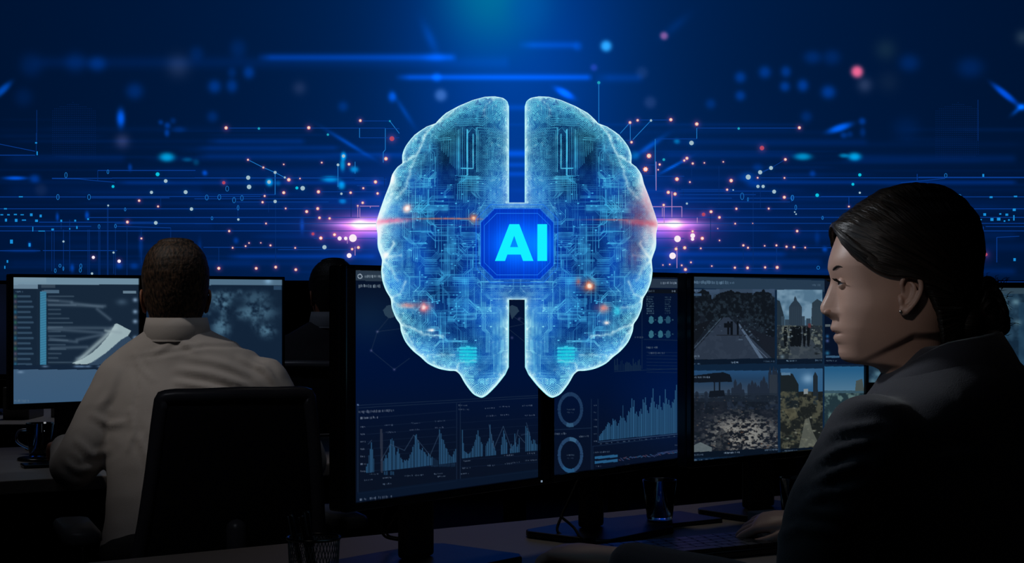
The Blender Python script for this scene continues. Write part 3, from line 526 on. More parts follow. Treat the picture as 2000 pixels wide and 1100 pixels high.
def brain_color(side):
    top = np.clip((460-GY)/260, 0, 1)[..., None]
    base = np.array((6, 54, 158.))*(1-top)+np.array((0, 32, 130.))*top
    base = base*(.3+.8*n1[..., None])*(1-.55*np.exp(-np.hypot((GX-930)/75, (GY-300)/62)**3))[..., None]
    edge = np.exp(-dist/44)[..., None]; base = base+edge*np.array((0, 56, 74.))
    cen = np.exp(-np.hypot((GX-1010)/95, (GY-480)/100)**2)[..., None]; base = base*(1-cen)+np.array((4, 56, 184.))*cen
    br = np.clip(dist/90, 0, 1)[..., None]
    lc = np.array((76, 202, 255.))*br+np.array((140, 236, 252.))*(1-br)
    lc = lc*(1-top*.4)+np.array((50, 205, 232.))*top*.4
    tl = T[..., None]*(1-.35*cen); c = base*(1-tl)+lc*tl
    teal = (np.exp(-np.hypot((GX-916)/22, (GY-690)/20)**4)*(.3+.7*I))[..., None]; c = c*(1-teal)+np.array((20, 200, 225.))*teal
    wh = np.clip(white+.9*spark*T, 0, 1)[..., None]; c = c*(1-wh)+np.array((215, 252, 255.))*wh
    def hot(x, y, s, col, a):
        nonlocal c
        if side == 1: x = 2*CX-x
        m = (a*np.exp(-np.hypot((GX-x)/s[0], (GY-y)/s[1])**2))[..., None]*(.55+.6*n4[..., None]); m = np.clip(m, 0, 1); c = c*(1-m)+np.array(col, float)*m
    if side == 0:
        for a in [(735,440,(16,24),(255,245,255),1.5),(770,436,(38,5),(255,110,160),.8),(803,414,(8,8),(255,200,190),1.3),(803,414,(3.5,3.5),(255,255,255),1.8),(928,433,(8,8),(240,120,70),1.0),(928,433,(3,3),(255,220,190),1.6),(880,434,(60,1.6),(230,130,90),.9),(835,600,(10,10),(250,110,120),1.0),(834,600,(4,4),(255,220,220),1.6),(803,596,(18,5),(240,150,140),.8),(848,643,(6,3),(255,255,255),1.4),(768,352,(7,12),(255,255,255),1.1),(757,500,(7,7),(255,255,255),1.2)]: hot(*a)
    else:
        for a in [(1283,440,(18,28),(255,245,255),1.6),(1262,385,(14,36),(255,225,240),.9),(1248,440,(38,6),(240,90,110),.8),(1244,425,(30,42),(110,30,70),.6),(1232,500,(20,32),(100,40,80),.5),(1190,436,(50,1.6),(190,110,120),.8),(1145,560,(10,10),(250,120,70),1.1),(1145,560,(4,4),(255,235,215),1.8),(1172,602,(10,8),(230,140,130),1.0),(1124,552,(5,8),(220,110,90),.7),(1178,629,(6,4),(255,240,235),1),(1198,607,(7,9),(60,220,245),.9),(1255,470,(10,30),(255,240,250),.4)]: hot(*a)
    return lin(np.clip(c, 0, 255))
bc = P(CX, 586, YB)
brain = thing('hologram_brain', 'glowing cyan circuit-covered brain hologram floating upright in front of the dashboard monitor', 'hologram', (bc.x, YB, P(CX, 776, YB).z))
k = YB/FPX
for side in (0, 1):
    sx = 1 if side == 0 else -1; VV = []; CC = []; FF = []; off = 0
    Fg = grid_faces(len(gy), len(gx)); idx = ins.ravel(); keep = idx[Fg].all(1); Fg = Fg[keep]
    used = np.unique(Fg); rem = np.full(GX.size, -1); rem[used] = np.arange(len(used))
    col = brain_color(side).reshape(-1, 3)[used]
    xw = (CX-1000)*k-sx*(CX-GX.ravel()[used])*k; zw = ZC-(GY.ravel()[used]-HY)*k; h = hgt.ravel()[used]
    f = rem[Fg]
    V = np.concatenate([np.stack([xw, YB-h, zw], 1), np.stack([xw, YB+h, zw], 1)]); nn = len(used)
    f1 = f if side == 0 else f[:, ::-1]; f2 = (f+nn)[:, ::-1] if side == 0 else f+nn
    hemi = raw('hemisphere', V, np.concatenate([f1, f2]), M['holo'], brain, attr=np.concatenate([col, col*.5]))
    hemi['label'] = ('left' if side == 0 else 'right')+' hemisphere of etched circuit tracks'
    pts = [((CX-1000)*k-sx*(CX-x)*k, YB, ZC-(y-HY)*k) for x, y in OUT]
    obj('glowing_rim', [tube(pts[:2]+smoothpts(pts[2:-2], 3)+pts[-2:], .0005, 6)], emis('rim_light', (150, 238, 252)), hemi)
# chip plate with its octagon outlines, in front of the bridge
YC = YB-.092
def octo(x0, y0, x1, y1, c): return [(x0+c, y0), (x1-c, y0), (x1, y0+c), (x1, y1-c), (x1-c, y1), (x0+c, y1), (x0, y1-c), (x0, y0+c)]
kc = YC/FPX
def cp(x, y, d=0): return ((x-1000)*kc, YC-d, ZC-(y-HY)*kc)
cn = 110; cx_ = np.linspace(939, 1081, cn); cy_ = np.linspace(408, 545, cn); cX, cY = np.meshgrid(cx_, cy_); 
oc = (cX-cY < 1081-26-408) & (cX+cY > 939+26+408) & (cX-cY > 939-545+26) & (cX+cY < 1081+545-26)
can = Canvas(cX, cY, (3, 48, 176)); can.blob(1018, 478, 62, 50, (0, 52, 92), 1, p=2.5); can.blob(1004, 478, 34, 30, (0, 34, 30), 1); can.blob(1059, 478, 20, 36, (0, 40, 30), .8)  # blue glow of the letters painted into the plate colour
for q in range(26): x = 945+q*5.2; can.add(np.exp(-((cX-x)/1.2)**2), (0, 14, 30), random.Random(q).random())
Fg = grid_faces(cn, cn); keep = oc.ravel()[Fg].all(1)
plate = raw('chip_plate', np.stack([(cX.ravel()-1000)*kc, np.full(cX.size, YC), ZC-(cY.ravel()-HY)*kc], 1), Fg[keep], M['holo'], brain, attr=lin(np.clip(can.c, 0, 255)).reshape(-1, 3))
sol = plate.modifiers.new('thick', 'SOLIDIFY'); sol.thickness = .002
ol = emis('chip_outline', (30, 120, 240))
for (a, b, c, d, e) in [(939, 408, 1081, 545, 26), (946, 417, 1074, 537, 24), (930, 400, 1089, 552, 28)]:
    q = octo(a, b, c, d, e); obj('chip_outline', [tube([cp(x, y, .002) for x, y in q+[q[0]]], .00035, 5, cap=False)], ol, brain)
lm = emis('letter_light', (18, 240, 255), 1.0)
def letter(name, poly, hole=None):
    import bmesh
    from mathutils.geometry import tessellate_polygon
    loops = [poly]+([hole] if hole else []); pts = [p for l in loops for p in l]
    tri = tessellate_polygon([[Vector((x, y, 0)) for x, y in l] for l in loops]); n = len(pts)
    V = [cp(x, y, .012) for x, y in pts]+[cp(x, y, .004) for x, y in pts]; F = [tuple(t) for t in tri]+[tuple(i+n for i in t[::-1]) for t in tri]; s = 0
    for l in loops:
        for i in range(len(l)): j = (i+1) % len(l); F.append((s+i, s+j, s+j+n, s+i+n))
        s += len(l)
    raw(name, V, F, lm, brain, smooth=False)
letter('letter_a', [(967, 510), (995, 439), (1014, 439), (1041.5, 510), (1021.5, 510), (1017, 497.5), (991, 497.5), (986.5, 510)], [(996, 483.5), (1012, 483.5), (1004.3, 461)])
letter('letter_i', [(1049.5, 510), (1049.5, 439), (1068, 439), (1068, 510)])
# ---------------------------------------------------------------- desks
def desk(A, B, depth, z, name, label, legs=True, th=.035):
    A = Vector(A); B = Vector(B); d = (B-A).normalized(); n = Vector((d.y, -d.x))   # A-B far edge, n towards the sitter
    pts = [A, B, B+n*depth, A+n*depth]; c = (A+B)/2+n*depth/2
    t = thing(name, label, 'desk', (c.x, c.y, 0))
    obj('desk_top', [prism([(p.x, p.y) for p in pts[::-1]], z-th, z)], M['desk'], t, smooth=False, bev=.004)
    L = (B-A).length
    for s in (.06, L-.06):
        for q in (.08, depth-.08):
            p = A+d*s+n*q; obj('leg', [box((p.x, p.y, (z-th)/2), (.05, .05, z-th), az=math.atan2(d.y, d.x))], M['deskleg'], t, smooth=False)
    p = A+d*L/2+n*.1; obj('modesty_panel', [box((p.x, p.y, z-.22), (L-.2, .015, .3), az=math.atan2(d.y, d.x))], M['black'], t, smooth=False)
    return t
ZD = .765; ZL = .725
ndir = Vector((.829, .559)); NA = Vector((-.294, 2.624))-ndir*.85; NB = Vector((-.294, 2.624))+ndir*2.3
desk(NA, NB, .8, ZD, 'desk', 'long pale near desk carrying the dashboard and street camera monitors')
ld = Vector((.313, .17)).normalized(); ln = Vector((-ld.y, ld.x)); LF = Vector((-1.263, 3.79))
desk(LF-ld*1.1+ln*.9, LF+ld*1.55+ln*.9, .9, ZL, 'desk', 'pale desk in front of the man in the light shirt')
desk((-3.3, 6.35), (-1.25, 6.35), .8, ZL, 'desk', 'far pale desk at the left edge behind the bright map monitor')
desk((-1.2, 6.75), (.5, 6.75), .7, ZL, 'desk', 'dim far desk ahead of the man in the dark suit')
desk((.95, 5.45), (2.3, 5.9), .75, ZL, 'desk', 'far desk at right, behind the woman, under the blurry blue monitor')
# ---------------------------------------------------------------- monitors
def monitor(p0, p1, z0, z1, zd, painter, label, nx, ny, bez=(.014, .014, .022), thick=.03, neck=.045, back=.06, base=(.24, .17), logo=True, bulge=True):
    a = Vector((p0[0], p0[1])); b = Vector((p1[0], p1[1])); d = (b-a).normalized(); n = Vector((d.y, -d.x)); L = (b-a).length; az = math.atan2(d.y, d.x); c = (a+b)/2
    def w(s, q, z): v = a+d*s-n*q; return (v.x, v.y, z)   # s along, q backwards
    sb = c-n*back; t = thing('monitor', label, 'monitor', (sb.x, sb.y, zd))
    R = Matrix.Rotation(az, 3, 'Z'); H = z1-z0
    def bx(s, q, z, sx, sy, sz): return box(w(s, q, z), (sx, sy, sz), ax=R)
    S = [bx(L/2, thick/2+.004, (z0+z1)/2, L, thick-.004, H)]
    obj('housing', S, M['black'], t, smooth=False, bev=.004)
    if bulge: obj('rear_cover', [bx(L/2, thick+.012, (z0+z1)/2, L*.55, .03, H*.55)], M['black'], t, smooth=False, bev=.008)
    s, tp, bt = bez
    obj('bezel', [bx(s/2, 0, (z0+z1)/2, s, .012, H), bx(L-s/2, 0, (z0+z1)/2, s, .012, H), bx(L/2, 0, z1-tp/2, L, .012, tp), bx(L/2, 0, z0+bt/2, L, .012, bt)], M['gloss'], t, smooth=False, bev=.002)
    screen('screen', w(s, .001, z1-tp), w(L-s, .001, z1-tp), w(s, .001, z0+bt), nx, ny, painter, t, M['pic'])
    nz0 = zd+.012; nz1 = (z0+z1)/2
    obj('stand_neck', [bx(L/2, back, (nz0+nz1)/2, neck*2, .025, nz1-nz0)], M['black'], t, smooth=False, bev=.006)
    pts = [w(L/2+x*base[0]/2, back+y*base[1]/2-.02, 0) for x, y in [(-1, -.8), (-.85, -1), (.85, -1), (1, -.8), (1, .8), (.85, 1), (-.85, 1), (-1, .8)]]
    obj('stand_base', [prism(pts, zd, zd+.012)], M['black'], t, smooth=False, bev=.003)
    if logo: obj('maker_badge', [bx(L/2, -.0066, z0+bt*.5, .018, .001, .005)], M['deskleg'], t, smooth=False)
    obj('power_light', [bx(L-.02, -.0066, z0+bt*.45, .003, .001, .003)], emis('power_led', (120, 140, 160)), t, smooth=False)
    return t
def bars(c, x0, x1, yb0, yb1, hs, col, gap=.22, a=1):
    n = len(hs); w = (x1-x0)/n
    for i, h in enumerate(hs):
        xa = x0+i*w; yb = yb0+(yb1-yb0)*(i+.5)/n
        if h > 0: c.rect(xa, yb-h, xa+w*(1-gap), yb, col, a)
def dark(c, x0=0): pass
def paint_m1(c):
    X, Y = c.X, c.Y; f = np.exp(-((Y-700)/140)**2)[..., None]
    c.c[:] = np.array((9, 17, 32))*(1-f)+np.array((0, 17, 54))*f
    c.mix((Y > 960).astype(float), (8, 18, 34), .3)
    c.rect(690, 528, 1100, 548, (40, 54, 70), 1, .022); c.ring(703, 540, 4, 4, 1.6, (150, 165, 180)); c.scrib(711, 540, 748, 7, (130, 146, 160)); c.scrib(701, 559, 742, 7, (110, 125, 140))
    c.blob(720, 620, 60, 50, (6, 12, 10), 1)
    # world map fragment and network
    for pts in ([(748,606),(756,597),(768,595),(780,600),(776,612),(768,620),(760,622),(752,616)], [(990,602),(1000,596),(1010,600),(1014,608),(1006,616),(1000,624),(996,612)]): c.poly(pts, (48, 70, 88), .8)
    for p in [(737,648,760,620),(737,648,725,685),(725,685,770,722),(770,722,800,700),(990,640,1062,625),(990,640,1040,680),(1015,620,1060,640),(737,648,800,640),(990,610,1050,650)]: c.line(*p, .9, (36, 52, 74), .8)
    for x, y in [(737,648),(725,685),(770,722),(1014,623),(1000,660)]: c.blob(x, y, 2.4, 2.4, (60, 50, 60), .8)
    lc = (26, 42, 66)
    c.line(699, 792, 1062, 772, 1, lc); c.line(699, 797, 1062, 776, 1, lc); c.blob(699, 791, 1.5, 1.5, (120, 130, 140))
    c.line(699, 795, 699, 965, 1, lc); c.line(892, 788, 892, 938, 1, lc); c.line(899, 788, 899, 936, 1, lc); c.line(699, 965, 892, 940, 1, lc); c.line(899, 938, 1060, 918, 1, lc); c.line(1060, 780, 1060, 918, 1, lc)
    c.scrib(701, 805, 768, 6, (84, 96, 116), 1, -.05); c.scrib(704, 817, 740, 5, (90, 102, 122), 1, -.05); c.scrib(896, 792, 912, 3, (60, 74, 96)); c.scrib(896, 800, 916, 3, (56, 70, 92)); c.line(742, 815, 890, 803, .8, (22, 36, 60))
    for x, y in [(751,831),(803,827),(850,823),(754,845),(800,840),(850,836),(947,798),(975,795),(1020,793),(950,813),(978,811),(1025,812)]: c.scrib(x, y, x+18, 3, (70, 84, 108), .9, -.05)
    for k in range(7):
        y = 834+k*14.5; c.scrib(704, y, 714, 3.2, (84, 98, 120)); c.line(716, y, 890, y-14, .7, (18, 32, 56)); c.line(899, y-8, 1050, y-18, .6, (16, 30, 54))
    bc_ = (33, 68, 100)
    H1 = [12,18,34,46,58,44,26,0,0,0,0,0,0,24,20,24,30,24,34,48,60,62,56,44,28,34,40,30,22,18,12,16,14,16,14,18,26,30,40,44,62,64,52,46,34,32,36,28,26,22,18,24,20,14,16]+[0,0,0,0,0]+[68,60,48,46,38,30,28,22,16,14,12,16,22,26]
    bars(c, 715, 891, 924, 903, H1, bc_)
    c.poly([(742,838),(747,838),(748,924),(744,924)], (44, 50, 66), .8)
    for k in range(8): c.rect(750+k*4, 921, 753+k*4, 928, bc_, .7*(k in (0, 1, 3, 4)))
    for k in range(16): c.rect(842+k*3, 905-abs(k-8)*1.5, 844+k*3, 912, bc_, .4)
    H2 = [56,30,14,12,10,8,8,10,12,18,22,30,34,44,52,40,38,28,24,0,0,20,24,28,34,60,42,24,28,14,8,0,0,0,0,18,34,46,40,28,22,0,0,10,18,14,16,38,20,12,16,28,0,0,0,0,0,50,46,40,38,30,20,14,22,20,14,12]
    bars(c, 902, 1050, 896, 880, H2, bc_)
    P_ = [(719,868,726,860),(744,900,762,868),(762,868,790,880),(790,880,808,850),(808,850,840,890),(840,890,858,848),(955,830,965,875),(965,875,983,833),(983,833,1000,880),(1005,870,1012,840),(1012,850,1025,865),(1018,850,1030,848),(1028,826,1035,850)]
    for p in P_: c.line(*p, .8, (60, 84, 112), .8)
    for x, y in [(712,938),(748,934),(790,930),(810,929),(848,926),(903,915),(952,910),(986,906),(1000,904),(1026,900),(1040,899),(748,946),(855,931),(899,926),(905,901),(985,890),(1030,886),(722,927)]: c.scrib(x, y, x+16, 3, (70, 86, 108), .9, -.07)
    c.rect(697, 962, 1100, 990, (9, 22, 42), .8, -.13)
    for x in (703, 711, 722, 730, 739, 747, 754, 763): c.scrib(x, 976-(x-700)*.1, x+4, 5, (86, 100, 122))
HB = [9,12,14,18,20,22,26,30,34,32,26,28,40,36,38,34,26,30,36,44,40,64,40,34,30,44,52,50,58,76,60,72,46,50,42,40,50,54,44,72,66,76,60,50,44,56,64,74,92,66,54,60,50,58,76,54,48,62,60,88,70,58,66,56,50,62,60,66,84,94]
def paint_m2(c):
    X, Y = c.X, c.Y; f = np.exp(-((Y-700)/140)**2)[..., None]
    c.c[:] = np.array((8, 16, 32))*(1-f)+np.array((0, 17, 54))*f; c.add(np.clip((X-1180)/120, 0, 1)*np.exp(-((Y-790)/90)**2), (0, 6, 18))
    lc = (24, 42, 68)
    c.rect(1070, 540, 1330, 558, (38, 52, 70), 1, .02); c.scrib(1290, 553, 1322, 5, (110, 126, 144)); c.rect(1268, 565, 1326, 573, (10, 16, 26)); c.scrib(1262, 569, 1280, 4, (70, 86, 104)); c.scrib(1312, 569, 1318, 4, (100, 116, 132))
    for k in range(8):
        c.scrib(1263, 580+k*4.6, 1276, 3.4, (80, 110, 128), .8); c.scrib(1299, 581+k*4.4, 1309, 3.2, (60, 84, 100), .7)
    c.line(1254, 560, 1254, 720, 1, lc); c.line(1258, 663, 1326, 665, 1, lc)
    for x in (1272, 1290, 1305):
        for y in (625, 653): c.poly([(x-5, y+3), (x-4, y-5), (x, y-8), (x+4, y-5), (x+5, y+3), (x+2, y+7), (x-3, y+7)], (50, 104, 124), .95 if x < 1300 else .6); c.rect(x+7, y-1, x+10, y+1, (40, 70, 90))
    c.scrib(1262, 679, 1282, 4, (64, 80, 100)); 
    for k in range(7): c.line(1263, 688+k*6.5, 1322, 689+k*6.5, .7, (34, 50, 74), .8)
    c.scrib(1266, 690, 1300, 4, (80, 94, 112), .8); c.scrib(1240, 659, 1256, 4, (70, 84, 100), .7)
    for k in range(22): c.rect(1200+k*2.4, 716-random.Random(k).random()*16, 1201.2+k*2.4, 724, (20, 40, 66))
    c.line(1200, 726, 1326, 720, 1, lc); c.line(1155, 780, 1155, 930, 1, lc); c.line(1080, 840, 1155, 836, 1, lc); c.line(1082, 787, 1082, 932, 1, lc)
    ringc = (34, 62, 96)
    for cy, s in ((800, .8), (889, 1)):
        c.ring(1114, cy, 22, 30 if s < 1 else 31, 5.5, ringc, s)
        for q in range(0, 360, 46): c.ring(1114, cy, 22, 31, 5.5, (20, 36, 66), .6, q, q+3)
        c.ring(1114, cy, 22, 31, 5.5, (60, 104, 136), .7*s, 250 if s < 1 else 60, 285 if s < 1 else 95); c.scrib(1107, cy, 1121, 3, (50, 66, 88)); c.scrib(1108, cy+6, 1120, 3, (44, 60, 84))
    c.ring(1114, 889, 22, 31, 5.5, (34, 80, 120), .9, 230, 290)
    c.scrib(1082, 848, 1106, 4, (66, 80, 100), 1, -.05); c.scrib(1131, 853, 1150, 4, (70, 84, 104), 1, -.05)
    bars(c, 1170, 1323, 861, 846, HB, (38, 80, 116), .3)
    c.line(1168, 864, 1324, 848, .9, (60, 90, 124)); c.line(1168, 780, 1168, 864, .9, lc)
    for k in range(6): c.scrib(1160, 862-k*14, 1165, 2.5, (60, 76, 98)); 
    for k in range(14): c.scrib(1172+k*11, 867-k*1.1, 1176+k*11, 2, (60, 80, 104))
    c.line(1158, 872, 1328, 852, .9, lc); c.line(1158, 872, 1158, 925, .9, lc); c.scrib(1160, 884, 1190, 3.4, (66, 84, 106), 1, -.05)
    c.rect(1162, 892, 1206, 897, (34, 84, 124), 1, -.09); c.rect(1162, 901, 1206, 906, (34, 84, 124), 1, -.09)
    for k in range(40):
        r = random.Random(k); x = 1209+k*2.9; y = 897-k*.35+r.uniform(-2, 2); c.line(x, y, x+3, y+r.uniform(-2, 2), 1.4, r.choice(((58, 70, 110), (90, 70, 90), (50, 90, 130))), .8)
    c.line(1285, 886, 1324, 880, 3, (44, 60, 100), .7)
    for x, y in [(1164, 911), (1222, 908), (1256, 905), (1318, 870)]: c.scrib(x, y, x+10, 3, (64, 78, 100))
def noisepic(c, m, col1, col2, cell, seed, lo=.35, hi=.65):
    n = vnoise(c.X+500, c.Y+500, cell, seed, 3); t = np.clip((n-lo)/(hi-lo), 0, 1)*m; c.mix(t, col2); return n
def inside(c, x0, y0, x1, y1): return ((c.X > x0) & (c.X < x1) & (c.Y > y0) & (c.Y < y1)).astype(float)
def pts_in(c, x0, y0, x1, y1, n, cols, seed, smin=1, smax=2.6, a=.8):
    r = random.Random(seed)
    for i in range(n):
        x = r.uniform(x0, x1); y = r.uniform(y0, y1); s = r.uniform(smin, smax)*(.5+.8*(y-y0)/(y1-y0))
        c.mix(np.exp(-np.hypot((c.X-x)/(s*r.uniform(.8, 1.6)), (c.Y-y)/(s*r.uniform(.4, .9)))**3), r.choice(cols), a)
def paint_m3(c):
    c.c[:] = (16, 36, 56)
    c.rect(1336, 540, 1700, 562, (42, 60, 76), 1, .03); c.scrib(1340, 551, 1435, 7, (104, 126, 142), 1, .02); c.scrib(1586, 557, 1602, 5, (76, 94, 108))
    # pane 1: avenue
    c.rect(1340, 565, 1513, 703, (24, 30, 38)); m = inside(c, 1340, 565, 1513, 703)
    c.mix(m*np.clip((600-c.Y)/20, 0, 1)*((c.X < 1405) | (c.X > 1470)), (58, 74, 92)); c.rect(1340, 565, 1513, 572, (64, 80, 98), .8)
    for x, y, sx, sy in [(1352,600,20,34),(1375,590,16,24),(1425,592,34,24),(1455,598,26,26),(1490,602,30,34),(1508,620,16,44),(1400,610,26,18)]:
        r = np.hypot((c.X-x)/sx, (c.Y-y)/sy)+.5*(vnoise(c.X, c.Y, 7, 9, 3)-.5); c.mix((r < 1)*m, (17, 22, 28))
    noisepic(c, m*((c.Y > 575) & (c.Y < 650)), None, (36, 46, 54), 5, 21, .5, .75)
    c.poly([(1413,620),(1424,620),(1510,702),(1342,702)], (46, 54, 66)); c.mix(inside(c, 1345, 655, 1505, 702)*((vnoise(c.X, c.Y, 8, 12, 2) > .55)), (54, 62, 74), .5)
    c.poly([(1440,632),(1444,632),(1492,701),(1484,701)], (98, 112, 128), .8); c.line(1408, 622, 1345, 692, 1.4, (90, 104, 118), .7); c.line(1470, 672, 1500, 701, 1, (120, 134, 148), .7)
    c.poly([(1460,640),(1513,660),(1513,700),(1500,690)], (26, 30, 38)); c.poly([(1340,640),(1390,625),(1345,690),(1340,690)], (20, 24, 30))
    pts_in(c, 1345, 615, 1412, 650, 30, [(60,72,84),(14,18,24),(80,92,104)], 3, .6, 1.8); pts_in(c, 1440, 615, 1512, 665, 50, [(72,84,98),(14,18,24),(96,110,124)], 4, .6, 2)
    for x in (1420, 1427, 1439): c.rect(x, 628, x+4, 654, (12, 16, 22))
    c.rect(1414, 631, 1431, 640, (14, 18, 24)); c.line(1400, 655, 1450, 655, 1.4, (26, 30, 36))
    c.scrib(1343, 567, 1362, 5, (110, 124, 138)); c.rect(1342, 573, 1370, 578, (60, 80, 100)); c.scrib(1348, 696, 1366, 5, (110, 122, 134)); c.scrib(1348, 701, 1358, 3, (110, 122, 134))
    c.rect(1340, 703, 1514, 713, (12, 24, 38), 1, -.02); c.scrib(1347, 711, 1368, 3, (70, 90, 108)); c.scrib(1428, 708, 1442, 4, (140, 156, 170)); c.scrib(1492, 706, 1512, 4, (80, 100, 118))
    # pane 2: tower and street
    c.rect(1518, 566, 1606, 702, (88, 116, 132)); m = inside(c, 1518, 566, 1606, 702)
    noisepic(c, m*(c.Y < 625), None, (124, 148, 160), 20, 31, .4, .6)
    tw = (44, 56, 66)
    c.poly([(1541,645),(1541,600),(1546,592),(1550,588),(1551,582),(1553,578),(1555,582),(1557,588),(1561,592),(1566,600),(1566,645)], tw); c.poly([(1584,640),(1586,592),(1596,584),(1606,590),(1606,640)], (46,58,66)); c.poly([(1518,640),(1518,586),(1523,588),(1531,616),(1532,640)], (36,48,56))
    for q in range(6): c.line(1543+q*4, 600, 1543+q*4, 640, .7, (64, 78, 88), .6); c.line(1588+q*3, 600, 1588+q*3, 636, .6, (60, 72, 82), .5)
    for x, w_, y in [(1533,8,624),(1566,6,618),(1575,8,622),(1526,6,618)]: c.rect(x, y, x+w_, 645, (54, 68, 78))
    c.rect(1518, 636, 1606, 702, (40, 46, 50)); noisepic(c, m*(c.Y > 636), None, (104, 104, 92), 7, 33, .5, .68); c.poly([(1548,645),(1570,645),(1606,690),(1606,702),(1540,702)], (60, 66, 72), .8)
    for x, s in [(1546,9),(1556,12),(1562,10),(1571,7),(1534,8),(1579,8),(1550,7)]: c.poly([(x-s*.3, 638), (x+s*.3, 638), (x+s*.45, 660), (x+s*.2, 678), (x-s*.3, 676), (x-s*.5, 655)], (14, 18, 22), .95)
    pts_in(c, 1518, 632, 1606, 660, 60, [(140,140,120),(20,24,26),(70,80,84),(150,156,156)], 5, .6, 2.2); c.rect(1578, 632, 1584, 640, (90, 50, 52)); pts_in(c, 1520, 660, 1545, 695, 20, [(90,92,84),(24,28,30)], 6, 1, 3); pts_in(c, 1580, 660, 1606, 695, 16, [(24,28,30),(50,56,60)], 7, 1, 3)
    c.blob(1528, 697, 4, 4, (60, 66, 66)); c.rect(1518, 702, 1606, 712, (12, 24, 38), 1, -.02); c.scrib(1536, 705, 1556, 3.4, (100, 120, 134)); c.scrib(1592, 704, 1604, 4, (80, 100, 118))
    # third column top: dark panel with dots
    c.rect(1610, 545, 1700, 712, (8, 18, 36)); c.rect(1610, 545, 1700, 560, (12, 20, 34)); c.rect(1612, 634, 1622, 638, (90, 96, 96)); c.blob(1616, 690, 4, 4, (30, 80, 90)); c.blob(1616, 657, 3, 3, (30, 70, 90)); c.blob(1616, 666, 3, 3, (60, 66, 90)); c.rect(1613, 695, 1640, 699, (60, 90, 112)); c.scrib(1614, 705, 1634, 3, (80, 96, 110))
    # pane 4: crowd and skyline
    y0 = 724; c.rect(1342, y0, 1519, 884, (30, 34, 42)); m = inside(c, 1342, y0, 1519, 884)
    c.mix(m*(c.Y < 778)*np.clip((780-c.Y)/60, .3, 1), (40, 78, 112)); c.mix(m*(c.Y < 778)*np.clip((c.Y-740)/40, 0, 1)*.6, (100, 118, 136))
    sk = [(1432,20),(1437,36),(1443,26),(1447,30),(1452,16),(1464,28),(1470,34),(1476,30),(1482,24),(1488,34),(1493,42),(1498,30),(1505,60),(1512,62),(1517,58),(1424,16),(1380,12),(1362,12)]
    for x, h in sk: c.poly([(x-4, 800), (x-4, 776-h*.8), (x-1, 776-h), (x+2, 776-h*.8), (x+4, 800)], (34, 42, 54))
    c.rect(1503, 732, 1518, 790, (46, 52, 60)); noisepic(c, m*(c.Y > 772), None, (22, 28, 36), 9, 41, .4, .6); c.rect(1342, 768, 1519, 785, (32, 40, 50), .6)
    pts_in(c, 1342, 775, 1519, 884, 340, [(26,32,42),(44,52,64),(90,86,82),(70,72,78),(16,20,28),(96,78,66)], 8, .8, 2.2)
    bl = np.exp(-np.hypot((c.X-1450)/62, (c.Y-850)/38)**3)*m; n = vnoise(c.X, c.Y*1.6, 6, 44, 3); c.mix(bl*(n > .47), (124, 112, 100), .85); c.mix(bl*(n > .58), (158, 148, 134), .7); c.mix(bl*(n < .38), (22, 24, 28), .8)
    pts_in(c, 1395, 820, 1519, 884, 110, [(130,112,98),(30,28,30),(150,142,130),(96,64,46)], 9, .8, 2); c.poly([(1346,884),(1350,872),(1368,864),(1390,874),(1390,884)], (112, 116, 112), .8); c.poly([(1400,884),(1396,850),(1410,836),(1424,850),(1420,884)], (26, 30, 36), .6)
    c.poly([(1346,735),(1346,748),(1430,746),(1428,736),(1400,728)], (16, 22, 30)); c.poly([(1394,730),(1412,727),(1426,732),(1428,744),(1398,745)], (16, 22, 30)); c.scrib(1348, 737, 1386, 4, (120, 132, 144)); c.rect(1394, 745, 1397, 775, (18, 24, 32)); c.rect(1404, 745, 1407, 775, (18, 24, 32)); c.poly([(1386,764),(1414,762),(1416,774),(1384,776)], (18, 24, 32)); c.scrib(1344, 728, 1356, 3, (110, 124, 138))
    c.rect(1342, 884, 1519, 896, (10, 20, 32), 1, -.05); c.scrib(1352, 889, 1374, 3.6, (70, 82, 94), 1, -.03); c.scrib(1414, 885, 1446, 4, (120, 130, 140), 1, -.04); c.scrib(1494, 879, 1518, 4, (90, 104, 118), 1, -.04)
    # pane 5
    c.rect(1524, 720, 1607, 878, (30, 32, 30)); m = inside(c, 1524, 720, 1607, 878); c.mix(m*(c.Y < 765), (52, 92, 122)); c.blob(1578, 740, 12, 10, (70, 60, 50), 1); c.poly([(1524,800),(1524,728),(1548,730),(1560,752),(1560,800)], (28, 34, 36)); c.poly([(1588,790),(1588,735),(1592,726),(1597,735),(1598,790)], (32, 40, 46)); c.rect(1570, 760, 1578, 770, (140, 140, 134))
    noisepic(c, m*(c.Y > 765), None, (78, 74, 58), 10, 51, .48, .66); pts_in(c, 1524, 765, 1607, 876, 150, [(104,96,72),(26,26,24),(50,50,42),(136,130,110),(20,24,26),(62,72,60)], 10, .9, 2.8); c.poly([(1572,820),(1580,816),(1586,840),(1600,870),(1560,876),(1566,850)], (112, 108, 92), .7); c.poly([(1530,800),(1550,796),(1560,815),(1545,822)], (100, 90, 66), .6)
    c.rect(1526, 728, 1544, 733, (90, 120, 140)); c.rect(1524, 877, 1607, 886, (10, 20, 32), 1, -.05); c.scrib(1532, 881, 1556, 3.6, (84, 98, 110), 1, -.03)
    # pane 6
    c.rect(1610, 716, 1690, 870, (40, 92, 124)); m = inside(c, 1610, 716, 1690, 870); c.mix(m*np.clip((c.Y-722)/40, 0, 1)*.7, (104, 130, 142)); c.rect(1610, 763, 1690, 768, (60, 84, 92)); c.rect(1610, 768, 1690, 870, (36, 52, 56)); c.poly([(1670,764),(1672,744),(1684,740),(1688,764)], (74, 80, 74)); noisepic(c, m*(c.Y > 768), None, (92, 112, 104), 9, 61, .45, .65)
